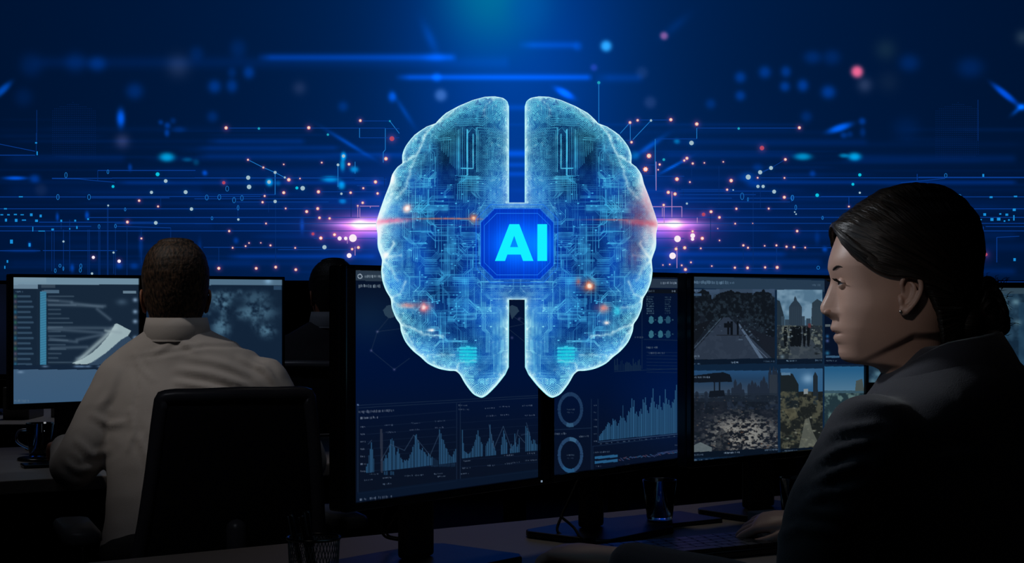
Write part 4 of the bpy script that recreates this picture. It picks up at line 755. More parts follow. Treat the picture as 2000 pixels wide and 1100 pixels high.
    c.rect(1336, 902, 1700, 930, (26, 48, 70), .9, -.08); 
    for x in (1346, 1356, 1366, 1378, 1388, 1394): c.scrib(x, 900-(x-1346)*.05, x+5, 4.5, (90, 110, 128))
    c.scrib(1528, 884, 1560, 3, (70, 90, 110)); c.c *= np.array((.88, .95, 1.02))
def paint_l1(c):
    X, Y = c.X, c.Y; c.c[:] = (22, 38, 56)
    c.rect(0, 530, 300, 556, (108, 138, 158)); c.mix(np.exp(-((Y-545)/8)**2)*((X > 25) & (X < 90)), (130, 156, 172), .5); c.rect(20, 555, 74, 564, (120, 148, 168), .8); c.rect(80, 556, 108, 562, (50, 66, 82))
    c.rect(20, 565, 72, 725, (20, 36, 54)); c.scrib(30, 570, 46, 4, (66, 90, 112)); c.rect(82, 567, 116, 573, (70, 96, 118))
    for k in range(15):
        y = 579+k*10.2; c.line(36, y, 58+3*(k % 3), y, 4, (52, 76, 98), .85); c.blob(30, y, 3.2, 3.6, [(30,60,30),(60,40,40),(50,50,30),(20,60,70),(70,50,30)][k % 5], .9)
    c.rect(78, 570, 90, 714, (58, 124, 156)); 
    for k in range(30): c.line(78, 574+k*4.8, 90, 571+k*4.8, 1, (34, 84, 116), .7)
    for k in range(16): r = random.Random(k); c.line(95, 579+k*8.6, 108+r.random()*42, 579+k*8.6, 3, (70, 90, 108), .55)
    for p in [(92,586,140,590),(140,592,200,600),(190,604,215,624),(95,640,220,641),(95,643,200,650),(98,662,150,668),(150,664,210,652),(95,595,205,598),(100,680,170,678),(150,700,200,690)]: c.line(*p, 3.2, (92, 112, 130), .45, soft=True)
    c.poly([(224,634),(228,632),(256,646),(250,656),(236,664),(224,676),(206,690),(186,706),(168,712),(140,710),(160,702),(182,688),(198,672),(212,656)], (150, 172, 178)); c.poly([(250,656),(262,668),(258,690),(230,710),(170,714),(206,690),(236,664)], (52, 74, 98), .8)
    c.line(226, 640, 150, 708, 5, (168, 188, 192), .7, soft=True); c.line(206, 646, 236, 650, 3, (140, 160, 168), .7, soft=True)
    c.blob(238, 590, 10, 6, (30, 34, 36)); c.rect(240, 568, 266, 573, (96, 120, 138)); 
    for y in (586, 609, 628, 660): c.blob(264, y, 4.5, 4, (90, 100, 108))
    c.rect(0, 713, 300, 722, (18, 34, 54)); 
    for x in (88, 150, 160, 172, 196, 236): c.blob(x, 716, 6, 2, (60, 70, 80))
    c.rect(0, 722, 300, 800, (60, 88, 116)); c.mix(((X < 300) & (Y > 722))*np.clip((Y-722)/70, 0, 1), (52, 84, 116), .6); c.blob(40, 727, 6, 2.5, (40, 40, 40)); c.scrib(28, 783, 56, 5, (84, 108, 130), .8)
def paint_l2(c):
    X, Y = c.X, c.Y; c.c[:] = (17, 34, 54); c.rect(270, 530, 600, 557, (78, 108, 132)); c.blob(524, 549, 7, 6, (40, 50, 56)); c.rect(534, 558, 550, 566, (40, 66, 92))
    n = vnoise(X, Y, 9, 71, 3)
    for x, y, sx, sy, a in [(430,590,22,16,1),(440,578,22,12,.7),(436,602,8,14,.7),(432,640,18,18,1),(440,622,10,12,.5),(405,612,7,5,.6),(500,582,28,14,.6),(505,610,34,18,.8),(478,612,20,12,.6),(520,646,18,14,1),(468,570,6,5,.5),(414,576,8,7,.4),(498,632,8,12,.5)]:
        c.mix(np.exp(-np.hypot((X-x)/sx, (Y-y)/sy)**3)*np.clip(n*2.2-.45, 0, 1), (84, 124, 148), a*.8)
    c.rect(270, 712, 600, 800, (24, 46, 72)); c.rect(270, 722, 600, 800, (46, 72, 100))
def paint_r(c):
    X, Y = c.X, c.Y; c.c[:] = (18, 38, 56); n = vnoise(X, Y, 16, 81, 3); c.mix(np.clip(n*2-.6, 0, 1), (44, 74, 96)); c.rect(1600, 550, 2100, 574, (46, 66, 80)); 
    for x, w_ in [(1952,8),(1962,5),(1990,10)]: c.rect(x, 590, x+w_, 740, (30, 60, 84), .7)
    for x, y in [(1984,590),(1966,600),(1960,585),(1988,630),(1715,730),(1705,745)]: c.blob(x, y, 8, 6, (60, 70, 64), .7)
def paint_off(c): c.c[:] = (6, 9, 18); c.blob(0, 620, 40, 60, (2, 4, 10))
md = Vector((.642, .767)); m0 = Vector((-.2348, 2.134)); zt, zb = 1.2205, .8755
monitor(m0, m0+md*.452, zb, zt, ZD, paint_m1, 'large dashboard monitor with two spiky bar charts, partly hidden by the brain', 380, 420, bez=(.020, .008, .012), thick=.028, base=(.26, .2), neck=.03, back=.075)
monitor(m0+md*.457, m0+md*.846, zb, zt, ZD, paint_m2, 'dashboard monitor with two ring gauges and a tall bar chart, right of the brain', 300, 400, bez=(.010, .009, .012), thick=.028, base=(.22, .18), neck=.024)
monitor((.3125, 2.712), (.705, 3.053), .8747, 1.2197, ZD, paint_m3, 'monitor tiled with street camera pictures beside the woman\'s face', 460, 440, bez=(.008, .007, .012), thick=.028, base=(.22, .18), neck=.036)
q0 = Vector((-1.4553, 4.45)); qv = Vector((.7136, .55))
monitor(q0, q0+qv*.452, .853, 1.2485, ZL, paint_l1, 'bright monitor with file list and pale map graphic left of the man in the shirt', 230, 230, bez=(.010, .010, .018), thick=.03, logo=False)
monitor(q0+qv*.458, q0+qv, .853, 1.2485, ZL, paint_l2, 'monitor with a dotted world map right of the shirted man\'s head', 230, 200, bez=(.008, .010, .018), thick=.03, logo=False)
monitor((1.13, 4.95), (1.74, 5.12), .885, 1.227, ZL, paint_r, 'blurry blue monitor behind the back of the woman\'s neck', 200, 120, logo=False)
monitor((-2.3, 6.0), (-1.94, 6.05), .86, 1.25, ZL, paint_off, 'switched-off black monitor on the far desk at the left edge', 40, 40, logo=False)
# ---------------------------------------------------------------- office chairs
def chair(c, yaw, ztop, wt, wb, label, lean=.09, seatz=.47, arms=True):
    """c: seat centre; yaw: facing direction angle a, forward = (-sin a, cos a)"""
    f = Vector((-math.sin(yaw), math.cos(yaw), 0)); l = Vector((-f.y, f.x, 0)); u = Vector((0, 0, 1)); c = Vector((c[0], c[1], 0))
    t = thing('office_chair', label, 'chair', (c.x, c.y, 0)); R = Matrix((tuple(-l), tuple(f), tuple(u))).transposed()
    def w(s, b, z): return c+l*s+f*b+u*z
    z0 = seatz+.12
    def back(s, v): # s -1..1, v 0..1
        hw = (wb*(1-v)+wt*v)/2; return w(s*hw, -.22-lean*v+.02*(s*s)-.02*math.sin(v*math.pi), z0+(ztop-z0)*v)
    pts = [back(-.9, 0)]+[back(-1, v) for v in (.06, .3, .6, .94)]+[back(-.94, 1), back(-.5, 1.005), back(0, 1.01), back(.5, 1.005), back(.94, 1)]+[back(1, v) for v in (.94, .6, .3, .06)]+[back(.9, 0), back(0, -.01), back(-.9, 0)]
    obj('back_frame', [tube(pts, .016, 10, k=3, cap=False)], M['frame'], t)
    V = []; n = 12
    for i in range(n+1):
        for j in range(n+1): V.append(back((j/n*2-1)*.97, .01+.98*i/n))
    o = raw('mesh_back', V, [(i*(n+1)+j, i*(n+1)+j+1, (i+1)*(n+1)+j+1, (i+1)*(n+1)+j) for i in range(n) for j in range(n)], M['mesh'], t); s = o.modifiers.new('t', 'SOLIDIFY'); s.thickness = .006; s.offset = 0
    obj('back_support', [tube([w(0, 0, seatz-.05), w(0, -.2, seatz-.04), w(0, -.27, seatz+.06), back(0, .25)-f*.02], .022, 10, k=4)], M['frame'], t)
    rr = []
    for z, s in ((seatz-.035, .9), (seatz-.02, 1), (seatz+.015, 1), (seatz+.03, .93)):
        rr.append([w(math.copysign(abs(math.cos(a))**.5, math.cos(a))*.235*s, math.copysign(abs(math.sin(a))**.5, math.sin(a))*.23*s, z) for a in [2*math.pi*k/32 for k in range(32)]])
    obj('seat', [rings_loft(rr)], M['rubber'], t)
    if arms:
        for s in (-1, 1):
            a = obj('armrest', [tube([w(s*.20, 0, seatz-.03), w(s*.29, 0, seatz-.01), w(s*.30, 0, seatz+.17)], .014, 10, k=4)], M['frame'], t)
            ro = [[w(s*.30+x*.042*q, y*.13, seatz+z) for x, y in [(-1,-.8),(-.6,-1),(.6,-1),(1,-.8),(1,.8),(.6,1),(-.6,1),(-1,.8)]] for z, q in ((.172, .8), (.18, 1), (.195, 1), (.203, .85))]
            obj('arm_pad', [rings_loft(ro)], M['pad'], a)
    obj('gas_column', [tube([w(0, 0, .1), w(0, 0, seatz-.04)], .025, 14)], M['steel'], t)
    for q in range(5):
        a = q*2*math.pi/5+.3; e = c+Vector((math.cos(a)*.3, math.sin(a)*.3, .075))
        leg = obj('leg', [tube([c+Vector((0, 0, .12)), e], [.026, .017], 8)], M['frame'], t)
        d = Vector((-math.sin(a), math.cos(a), 0)); obj('caster', [tube([e-d*.02-u*.047, e+d*.02-u*.047], .027, 14, cap=False), tube([e, e-u*.04], .01, 6)], M['rubber'], leg)
    return t
chair((-.69, 3.53), math.radians(22), .968, .315, .40, 'black mesh office chair behind the man in the light shirt', lean=.07)
chair((.60, 1.82), math.radians(33), .93, .40, .45, 'dark office chair at the lower right corner behind the woman', lean=.06, arms=False)
chair((-.70, 5.52), math.radians(-5), .95, .42, .46, 'black office chair behind the man in the dark suit')
# ---------------------------------------------------------------- people
HP = .000687; HX, HYc = 1760, 560
def ip(py, tab, w=0):
    xs = [a for a, b in tab]; ys = [b for a, b in tab]
    return np.interp(py, xs, ys) if not w else float(np.mean([np.interp(py+o*w, xs, ys) for o in (-1, -.6, -.3, 0, .3, .6, 1)]))
FR = [(372,1790),(376,1760),(385,1722),(400,1692),(420,1666),(440,1648),(465,1635),(490,1626),(506,1621),(520,1618.5),(527,1618),(536,1620),(547,1622.5),(555,1621),(565,1617),(578,1612),(590,1606),(598,1602.5),(604,1602),(610,1604),(615,1610),(620,1618),(626,1626),(632,1625),(640,1622),(645,1623.5),(649,1629),(652,1632),(656,1629),(661,1628),(667,1631),(673,1637),(680,1638.5),(689,1638),(697,1641),(703,1646),(708,1656),(711,1672),(713,1690),(716,1705),(722,1718),(740,1728),(760,1735),(800,1735)]
FB = [(372,1790),(376,1760),(385,1722),(400,1692),(420,1666),(440,1648),(465,1635),(490,1626),(506,1622),(520,1621),(536,1625),(547,1628),(565,1632),(590,1634),(615,1633),(640,1632),(660,1636),(680,1643),(697,1650),(703,1656),(708,1665),(711,1676),(713,1692),(716,1706),(722,1718),(740,1728),(760,1735),(800,1735)]
BK = [(372,1800),(376,1850),(385,1862),(400,1878),(420,1891),(440,1898),(465,1901),(490,1900),(520,1894),(560,1884),(600,1870),(640,1852),(680,1842),(720,1842),(760,1850),(800,1860)]
WD = [(372,5),(376,45),(385,65),(400,80),(420,93),(440,100),(465,106),(490,108),(520,106),(550,102),(580,98),(610,93),(640,86),(665,78),(690,67),(703,62),(711,58),(720,56),(740,55),(760,58),(800,70)]
WN = [(372,80),(500,60),(527,20),(547,9),(578,11),(600,14),(612,17),(622,14),(632,20),(660,22),(672,24),(690,30),(711,45),(800,60)]
def sstep(x): x = np.clip(x, 0, 1); return x*x*(3-2*x)
def head_skin(male=False):
    """rings in side-view pixel units -> (forward, side, up) in metres about the head centre"""
    lv = list(np.arange(372, 376, 1))+list(np.arange(376, 440, 4))+list(np.arange(440, 520, 4))+list(np.arange(520, 724, 1.6))+list(np.arange(724, 801, 8)); n = 120; R = []
    if male: lv = [q for q in lv if q < 742]
    for y in lv:
        wq = 0 if y < 395 else 9; F = ip(y, FR, 1.2 if wq else 0); Fb = ip(y, FB, 4 if y > 400 else 0); B = ip(y, BK, wq); W = ip(y, WD, wq+4*(wq > 0))
        if male and y > 640: k = sstep((y-640)/60); W = W+k*12; B = B+k*8; F -= k*6*(y > 705); Fb -= k*6*(y > 705)
        c = (Fb+B)/2; a = (B-Fb)/2; wn = ip(y, WN); ring = []
        for j in range(n):
            th = 2*math.pi*j/n; ca, sa = math.cos(th), math.sin(th); e = 2/2.25
            x = c-a*math.copysign(abs(ca)**e, ca); s = W*math.copysign(abs(sa)**e, sa)
            if ca > 0: x += (F-Fb)*math.exp(-(s/wn)**2)
            if ca > 0:  # eye socket, cheek, philtrum
                g = math.exp(-((y-552)/13)**2-((abs(s)-34)/17)**2); x += 4*g
                g = math.exp(-((y-598)/24)**2-((abs(s)-52)/22)**2); x -= 4*g
                g = math.exp(-((y-612)/7)**2-((abs(s)-13)/5)**2); x -= 5*g
                g = math.exp(-((y-651)/2.2)**2-(s/26)**4); x += 3*g
            yj = 712-(x-1645)*.56 if x < 1762 else 646
            if y > yj: s *= 1-.12*float(sstep((y-yj)/18))*(1 if y < 760 else 1)
            s += math.copysign(3*math.exp(-((x-1690)/30)**2-((y-600)/26)**2), s)
            ring.append((-(x-HX)*HP, -s*HP, -(y-HYc)*HP))
        R.append(ring)
    return rings_loft(R)
def L3(px, s, py): return Vector((-(px-HX)*HP, s*HP, -(py-HYc)*HP))
def ear(s, out=1.0):
    q = lambda px, py, d=0: L3(px, s*(93+d*out), py)
    P_ = []
    helix = [q(1740,572,4),q(1735,556,10),(q(1741,541,14)),q(1752,537,16),q(1763,542,18),q(1769,556,19),q(1768,572,18),q(1761,588,15),q(1752,600,12),q(1744,608,9)]
    P_.append(tube(helix, [.0026,.003,.0032,.0032,.0033,.0034,.0034,.0034,.0038,.005], 10, k=4))
    P_.append(tube([q(1750,552,6),q(1758,560,11),q(1758,574,11),q(1752,587,9),q(1744,594,7)], [.002,.003,.0034,.003,.0028], 8, k=4))
    P_.append(tube([q(1733,578,2),q(1734,586,6),q(1736,596,6)], [.003,.004,.0035], 8, k=3))
    P_.append(ellipsoid(q(1740,605,7), (.007, .0038, .0078)))
    P_.append(ellipsoid(q(1751,570,2), (.0125, .0045, .024)))
    if out > 1: P_.append(ellipsoid(q(1753,566,10), (.011, .005, .022)))
    return P_
FHW = [(358,1800),(358.6,1780),(360,1760),(362,1745),(366,1732),(372,1719),(378,1707),(386,1692),(395,1679),(405,1665),(416,1652),(428,1638),(434,1629),(440,1622),(450,1621),(465,1622),(490,1620),(520,1616),(700,1616)]
def hair_cap(thick, edge, n=110, back=None, front=None, y0=358, y1=672, side=1.0, jag=0, sgn=1):
    """hair as a shell around the skull, open in front of the boundary 'edge' (px as a function of height)"""
    ys = [y0, y0+.4, y0+1, y0+2, y0+3, y0+4.5, y0+6, y0+8, y0+10, y0+12]+list(np.arange(y0+14, y1+1, 3.5)); R = []; A = []
    for y in ys:
        yy = max(y, 372.5) if y > 380 else 372.5+(y-y0)/(380-y0)*7.5
        F = ip(yy, FB)-thick; B = (ip(y, back) if back else ip(yy, BK)+thick); W = ip(yy, WD)+thick*side
        if front:
            F = ip(y, front); B = ip(y, back); W = (ip(388, WD)+thick)*math.sqrt(max(0, 1-(1-min(1, (y-y0)/34))**2)) if y < y0+34 else W
            W = max(W, 2)
        elif y <= 378:
            t = (y-y0)/(378-y0); r = math.sqrt(max(0, 1-(1-t)**2)); mid = 1795; F = mid-(mid-(ip(380, FB)-thick))*r; B = mid+((ip(378, back) if back else ip(380, BK)+thick)-mid)*r; W = (ip(380, WD)+thick*side)*r+1
        xe = ip(y, edge); c = (F+B)/2; a = (B-F)/2; v = min(1, max(-1, (c-xe)/a)); th0 = math.acos(v)**1.0 if v < 1 else 0
        if v < 1: th0 = math.acos(min(1, abs(v)**(2.25/2)))if v >= 0 else math.pi-math.acos(abs(v)**(2.25/2))
        ring = []; ra = []
        for j in range(n+1):
            th = th0+(2*math.pi-2*th0)*j/n; ca, sa = math.cos(th), math.sin(th); e = 2/2.25
            x = c-a*math.copysign(abs(ca)**e, ca); s = W*math.copysign(abs(sa)**e, sa)
            ed = min(j, n-j)/n
            if th0 > 0: k = 1-.10*math.exp(-(ed/.012)**2); s *= k
            if jag: nz = jag*random.Random(int(j*7+y*131)).uniform(-1, 1); x += nz; s += nz
            ring.append((-(x-HX)*HP, -s*HP, -(y-HYc)*HP)); ra.append((x, y, s))
        R.append(ring); A.append(ra)
    V = [p for r in R for p in r]; F = []; m = n+1
    for i in range(len(R)-1):
        for j in range(n): F.append((i*m+j, i*m+j+1, (i+1)*m+j+1, (i+1)*m+j))
    F.append(tuple(range(m))[::-1])
    return V, F, [p for r in A for p in r]
def place(V, origin, yaw, scale=1, pitch=0, roll=0):
    """head space -> world; forward = (-sin yaw, cos yaw)"""
    f = Vector((-math.sin(yaw), math.cos(yaw), 0)); l = Vector((-f.y, f.x, 0)); o = Vector(origin)
    Rp = Matrix.Rotation(pitch, 3, 'Y'); Rr = Matrix.Rotation(roll, 3, 'X')
    out = []
    for v in V: v = Rr@(Rp@Vector(v)); out.append(o+(f*v.x+l*v.y+Vector((0, 0, v.z)))*scale)
    return out
def frame(yaw): f = Vector((-math.sin(yaw), math.cos(yaw), 0)); return f, Vector((-f.y, f.x, 0))
def torso_rings(base, yaw, rows, n=40, e=2.5):
    f, l = frame(yaw); R = []
    for dz, ds, hw, df, hd in rows:
        c = Vector(base)+l*ds+f*df+Vector((0, 0, dz)); r = []
        for j in range(n):
            a = 2*math.pi*j/n; ca, sa = math.cos(a), math.sin(a); r.append(c+l*hw*math.copysign(abs(ca)**(2/e), ca)+f*hd*math.copysign(abs(sa)**(2/e), sa))
        R.append(r)
    return rings_loft(R)
def hand(wrist, d, up, curl=.4, s=1, right=False, spread=.12):
    """palm + five separate fingers; d direction of the hand, up = back of the hand"""
    d = Vector(d).normalized(); up = (Vector(up)-d*Vector(up).dot(d)).normalized(); sd = d.cross(up)*(1 if right else -1); w = Vector(wrist); P_ = []
    def pt(a, b, c): return w+(d*a+sd*b+up*c)*s
    P_.append(rings_loft([[pt(a, math.cos(t)*hw, math.sin(t)*ht+o) for t in [2*math.pi*k/20 for k in range(20)]] for a, hw, ht, o in ((-.03,.024,.018,0),(0,.027,.018,0),(.03,.036,.017,.001),(.06,.041,.016,.002),(.085,.041,.013,.002),(.094,.036,.009,.001))]))
    for i, (b, L, r) in enumerate(((-.030,.070,.0085),(-.010,.080,.009),(.011,.074,.0088),(.030,.058,.0078))):
        a = -curl*.55; p = pt(.082, b, .001); pts = [pt(.06, b*.9, 0), p]; yaw = b*spread/.03
        for q, fr in enumerate((.45, .3, .25)):
            c, s_ = math.cos(a), math.sin(a); p = p+(d*c*math.cos(yaw)+sd*math.sin(yaw)*c+up*s_)*L*fr*s; pts.append(p); a -= curl*(.9 if q == 0 else .7)*(1+.12*i)
        P_.append(tube(pts, [r*s*k for k in (1.05, 1.05, 1, .92, .78)], 10, k=3))
    P_.append(tube([pt(.015, -.022, -.004), pt(.04, -.042, -.010), pt(.065, -.052, -.014), pt(.088, -.052, -.017)], [.012*s, .0105*s, .0095*s, .0082*s], 10, k=3))
    return P_
def folds(V, N, lines, px=True):
    """cloth folds: ridges along polylines given as photo pixels, applied where the surface lies"""
    X = 1000+FPX*V[:, 0]/V[:, 1]; Y = HY-FPX*(V[:, 2]-ZC)/V[:, 1]; D = np.zeros(len(V))
    for pts, w, amp in lines:
        dm = np.full(len(V), 1e9); tt = np.zeros(len(V)); L = len(pts)-1
        for i in range(L):
            (x0, y0), (x1, y1) = pts[i], pts[i+1]; dx, dy = x1-x0, y1-y0; t = np.clip(((X-x0)*dx+(Y-y0)*dy)/(dx*dx+dy*dy), 0, 1); d = np.hypot(X-x0-t*dx, Y-y0-t*dy)
            m = d < dm; tt = np.where(m, (i+t)/L, tt); dm = np.minimum(dm, d)
        D += amp*np.sin(np.pi*np.clip(tt*.9+.05, 0, 1))**.6*(np.exp(-(dm/w)**2)-.55*np.exp(-((dm-1.9*w)/w)**2))
    return V+N*(D*(N[:, 1] < .3))[:, None]
def wrinkle(V, N, amp, cell, seed, st=(1, 1, 1)):
    a = vnoise((V[:, 0]*st[0]+V[:, 1]*.7+5)*1000, (V[:, 2]*st[2]+V[:, 1]*.4+5)*1000, cell*1000, seed, 2)
    return V+N*((np.abs(a-.5)*-2+.4)*amp)[:, None]
# ---- woman
YW_ = 2.06; wo = P(HX, HYc, YW_)
pw = thing('person', 'woman with dark hair in a bun and dark jacket, seen in profile at right', 'person', (.60, 2.0, 0))
wyaw = math.pi/2
def ear_mesh(s, o=1.0): a, b, c = remeshed(ear(s, o), .0011, 7); return (a.tolist(), c)
parts = [head_skin(), ear_mesh(1), ear_mesh(-1)]
for s in (1, -1):
    for up_, a0, a1 in ((1, 14, 100), (-1, -20, -100)):   # eyelids: thick shells over the eyeball
        for rr_ in (15.6,):
            G = []; 
            for q in range(13):
                fr = q/12; row = []
                for w_ in range(17):
                    la2 = math.radians(-78+156*w_/16); op = a0*math.cos(la2)**.8+(-4 if up_ > 0 else 2)*math.sin(la2)*s; rr_ = 14.7 if up_ > 0 else 14.2; ph_ = math.radians(op+(a1-op)*max(0, fr-.08)/.92); R_ = rr_-(2.2 if q == 0 else 0)-.8*max(0, fr-.6)
                    row.append(L3(1643.5-R_*math.cos(la2)*math.cos(ph_), s*31+R_*math.sin(la2), 554-R_*math.cos(la2)*math.sin(ph_)))
                G.append(row)
            parts.append(([p for r_ in G for p in r_], [(i*17+j, i*17+j+1, (i+1)*17+j+1, (i+1)*17+j) for i in range(12) for j in range(16)]))
    parts.append(ellipsoid(L3(1618,s*10.5,609.5), (.0075, .0036, .0042)))
V, F = merge(parts); V = place(V, wo, wyaw)
# neck and shoulders run on under the jacket
nb = Vector((.575, 2.03, 1.075)); ww = math.radians(33)
inner = [rings_loft([[Vector((c[0]+a*math.cos(t), c[1]+a*math.sin(t), c[2])) for t in [2*math.pi*k/30 for k in range(30)]] for c, a in (((.568,2.06,1.10),.040),((.575,2.05,1.04),.046),((.59,2.03,1.0),.09),((.6,2.02,.95),.09),((.6,2.01,.6),.1))])]
f_, l_ = frame(ww)
lsh = Vector((.60, 2.03, 1.005))+l_*.165; rsh = Vector((.60, 2.03, 1.005))-l_*.165
lel = Vector((.375, 1.96, .775)); rel = Vector((.70, 2.30, .83)); lwr = Vector((.17, 2.19, .79)); rwr = Vector((.487, 2.52, .815))
inner += [tube([lsh, lel, lwr], [.04, .035, .024], 12, k=4), tube([rsh, rel, rwr], [.04, .035, .024], 12, k=4)]
HL = [v for v in hand((.135, 2.235, .797), (-.72, .62, -.03), (0, 0, 1), .75, .92, right=False)]
HR = [v for v in hand((.478, 2.50, .812), (-.75, .35, -.10), (.15, -.35, 1), .55, .9, right=True, spread=.2)]
V2, N2, F2 = remeshed(HL, .0022, 5); V3, N3, F3 = remeshed(HR, .0022, 5)
Vb, Fb_ = merge([(V, F)]+inner+[(V2.tolist(), F2), (V3.tolist(), F3)])
body = raw('body', Vb, Fb_, M['skin'], pw)
for s in (1, -1):
    e = obj('eye', [(place(ellipsoid(L3(1643.5, s*31, 554), (13.0*HP,)*3)[0], wo, wyaw), ellipsoid((0, 0, 0), (1, 1, 1))[1])], M['white'], body)
    obj('iris', [(place(ellipsoid(L3(1633.2, s*31, 552.5), (3.2*HP, 6.5*HP, 6.5*HP))[0], wo, wyaw), ellipsoid((0, 0, 0), (1, 1, 1))[1])], M['iris'], e)
    la = [tube([L3(1628+abs(q-5)*.8, s*(20+q*2.4), 549.5+abs(q-5)*.3), L3(1623+abs(q-5)*.8, s*(20+q*2.5), 548.5), L3(1618.5+abs(q-5)*.9, s*(20+q*2.7), 544.5)], [.0007, .0006, .0002], 5) for q in range(11)]
    v, f = merge(la); raw('eyelashes', place(v, wo, wyaw), f, M['dark'], body)
    v, f = tube([L3(1623.5, s*16, 529), L3(1623.6, s*28, 525), L3(1628, s*42, 521), L3(1640, s*56, 525)], [.0006, .0014, .0012, .0004], 8, k=4); raw('eyebrow', place(v, wo, wyaw), f, M['brow'], body)
lipP = []
for y, r, dx in ((644.8, .0028, 2.5), (658.5, .0030, 7)):
    lipP.append(tube([L3(1645, -25, 650.5), L3(1633+dx, -15, y), L3(1625.5+dx, 0, y), L3(1633+dx, 15, y), L3(1645, 25, 650.5)], [.0006, r*.75, r, r*.75, .0006], 8, k=4))
v, f = merge(lipP); raw('lips', place(v, wo, wyaw), f, M['lip'], body)
er = ellipsoid(L3(1733, 104, 608), (.0022,)*3); raw('earring', place(er[0], wo, wyaw), er[1], M['gold'], body)
EDW = [(358,1000),(438,1000),(441,1621),(460,1627),(478,1632),(500,1646),(513,1657),(528,1690),(537,1733),(548,1757),(561,1772),(582,1787),(616,1804),(651,1814),(672,1820)]
BKW = [(358,1802),(358.6,1812),(360,1822),(362,1832),(366,1843),(372,1855),(378,1864),(390,1879),(402,1890),(426,1908),(454,1916),(489,1918),(520,1916),(540,1914),(580,1903),(620,1890),(650,1882),(672,1872)]
v, f, a = hair_cap(14, EDW, back=BKW, front=FHW)
# strands gather towards the bun
def strand(a, cx, cy, k1=95, k2=.012):
    out = []
    for x, y, s in a:
        dx, dy = x-cx, y-cy; out.append((math.atan2(dy, dx-1)*k1*.55+s*.0, math.hypot(dx, dy)*k2, s*.045))
    return out
st = strand(a, 1925, 600)
ns = np.array(st); bump = (vnoise(ns[:, 0]*4+300, ns[:, 1]*8+50, 5, 3, 2)-.5)*.0035
va = np.array([list(p) for p in v]); rad = va/np.linalg.norm(va, axis=1)[:, None]; va = va+rad*bump[:, None]
hair = raw('hair', place(va.tolist(), wo, wyaw), f, M['hair'], pw, attr=st, attrname='strand')
so = hair.modifiers.new('thick', 'SOLIDIFY'); so.thickness = .008; so.offset = -1 
# hair in front swept over the temple
locks = []; la_ = []
r = random.Random(4)
for q in range(26):
    t = q/25; y0 = 428+t*22; s0 = 8+t*34
    pts = [L3(1644-t*8, s0, y0+2), L3(1628+t*4, s0+10, y0+16), L3(1636+t*12, 66+t*6, y0+40), L3(1665+t*14, 92+t*3, y0+66+t*4), L3(1710, 106, 520+t*16), L3(1760, 112, 528+t*14), L3(1830, 108, 560+t*12)]
    v_, f_2 = tube(pts, [.0015, .004, .0052, .005, .0045, .004, .002], 7, k=4); locks.append((v_, f_2)); la_ += [((j % 7)*1.3+q*2.1, j*.02, q) for j in range(len(v_))]
v_, f_2 = merge(locks); raw('swept_hair', place(v_, wo, wyaw), f_2, M['hair'], hair, attr=la_, attrname='strand')
# bun of twisted locks
locks = []; la_ = []; r = random.Random(8)
bcx, bcy = 1926, 600
for q in range(46):
    th = r.uniform(0, 6.28); ph = r.uniform(-1, 1); rad_ = r.uniform(.45, 1); pts = []
    for i in range(6):
        a = th+i*.45; rr = rad_*(1+.12*math.sin(i*2+q)); pts.append(L3(bcx+math.cos(a)*34*rr+ (6 if math.sin(a) > .3 else 0), 62*math.sqrt(max(0.05, 1.05-rr*rr*.9))*ph*.9, bcy+math.sin(a)*54*rr+6))
    v_, f_2 = tube(pts, [.002, .0055, .007, .007, .0055, .002], 8, k=4); locks.append((v_, f_2)); la_ += [((j % 8)*1.5+q*3, j*.015, q) for j in range(len(v_))]
v_, f_2 = ellipsoid(L3(bcx-4, 0, bcy+6), (30*HP, 50*HP, 50*HP)); locks.append((v_, f_2)); la_ += [(j*.1, 0, 0) for j in range(len(v_))]
# nape: hair gathered from under the ears to the bun
v_, f_2 = ellipsoid(L3(1878, 0, 625), (38*HP, 66*HP, 46*HP)); locks.append((v_, f_2)); la_ += [(j*.2, 0, 0) for j in range(len(v_))]
v_, f_2 = merge(locks); raw('hair_bun', place(v_, wo, wyaw), f_2, M['hair'], hair, attr=la_, attrname='strand')
locks = []; r = random.Random(9)
for q in range(120):
    if q < 80: a = r.uniform(-1.3, 1.75); p0 = (bcx+math.cos(a)*34, bcy+math.sin(a)*58+4)
    else: a = r.uniform(1.2, 2.4); p0 = (r.uniform(1830, 1925), r.uniform(650, 668))
    s0 = r.uniform(-40, 50); L = r.uniform(8, 24); pts = []; x, y = p0; d = a+r.uniform(-.9, .9)
    for i in range(6): pts.append(L3(x, s0+i*r.uniform(-2, 2), y)); x += math.cos(d)*L/5; y += math.sin(d)*L/5; d += r.uniform(-.5, .7)
    locks.append(tube(pts, [.00035]*5+[.0001], 4, k=2))
v_, f_2 = merge(locks); raw('stray_hair', place(v_, wo, wyaw), f_2, M['hair'], hair, attr=[(0, 0, 0)]*len(v_), attrname='strand')
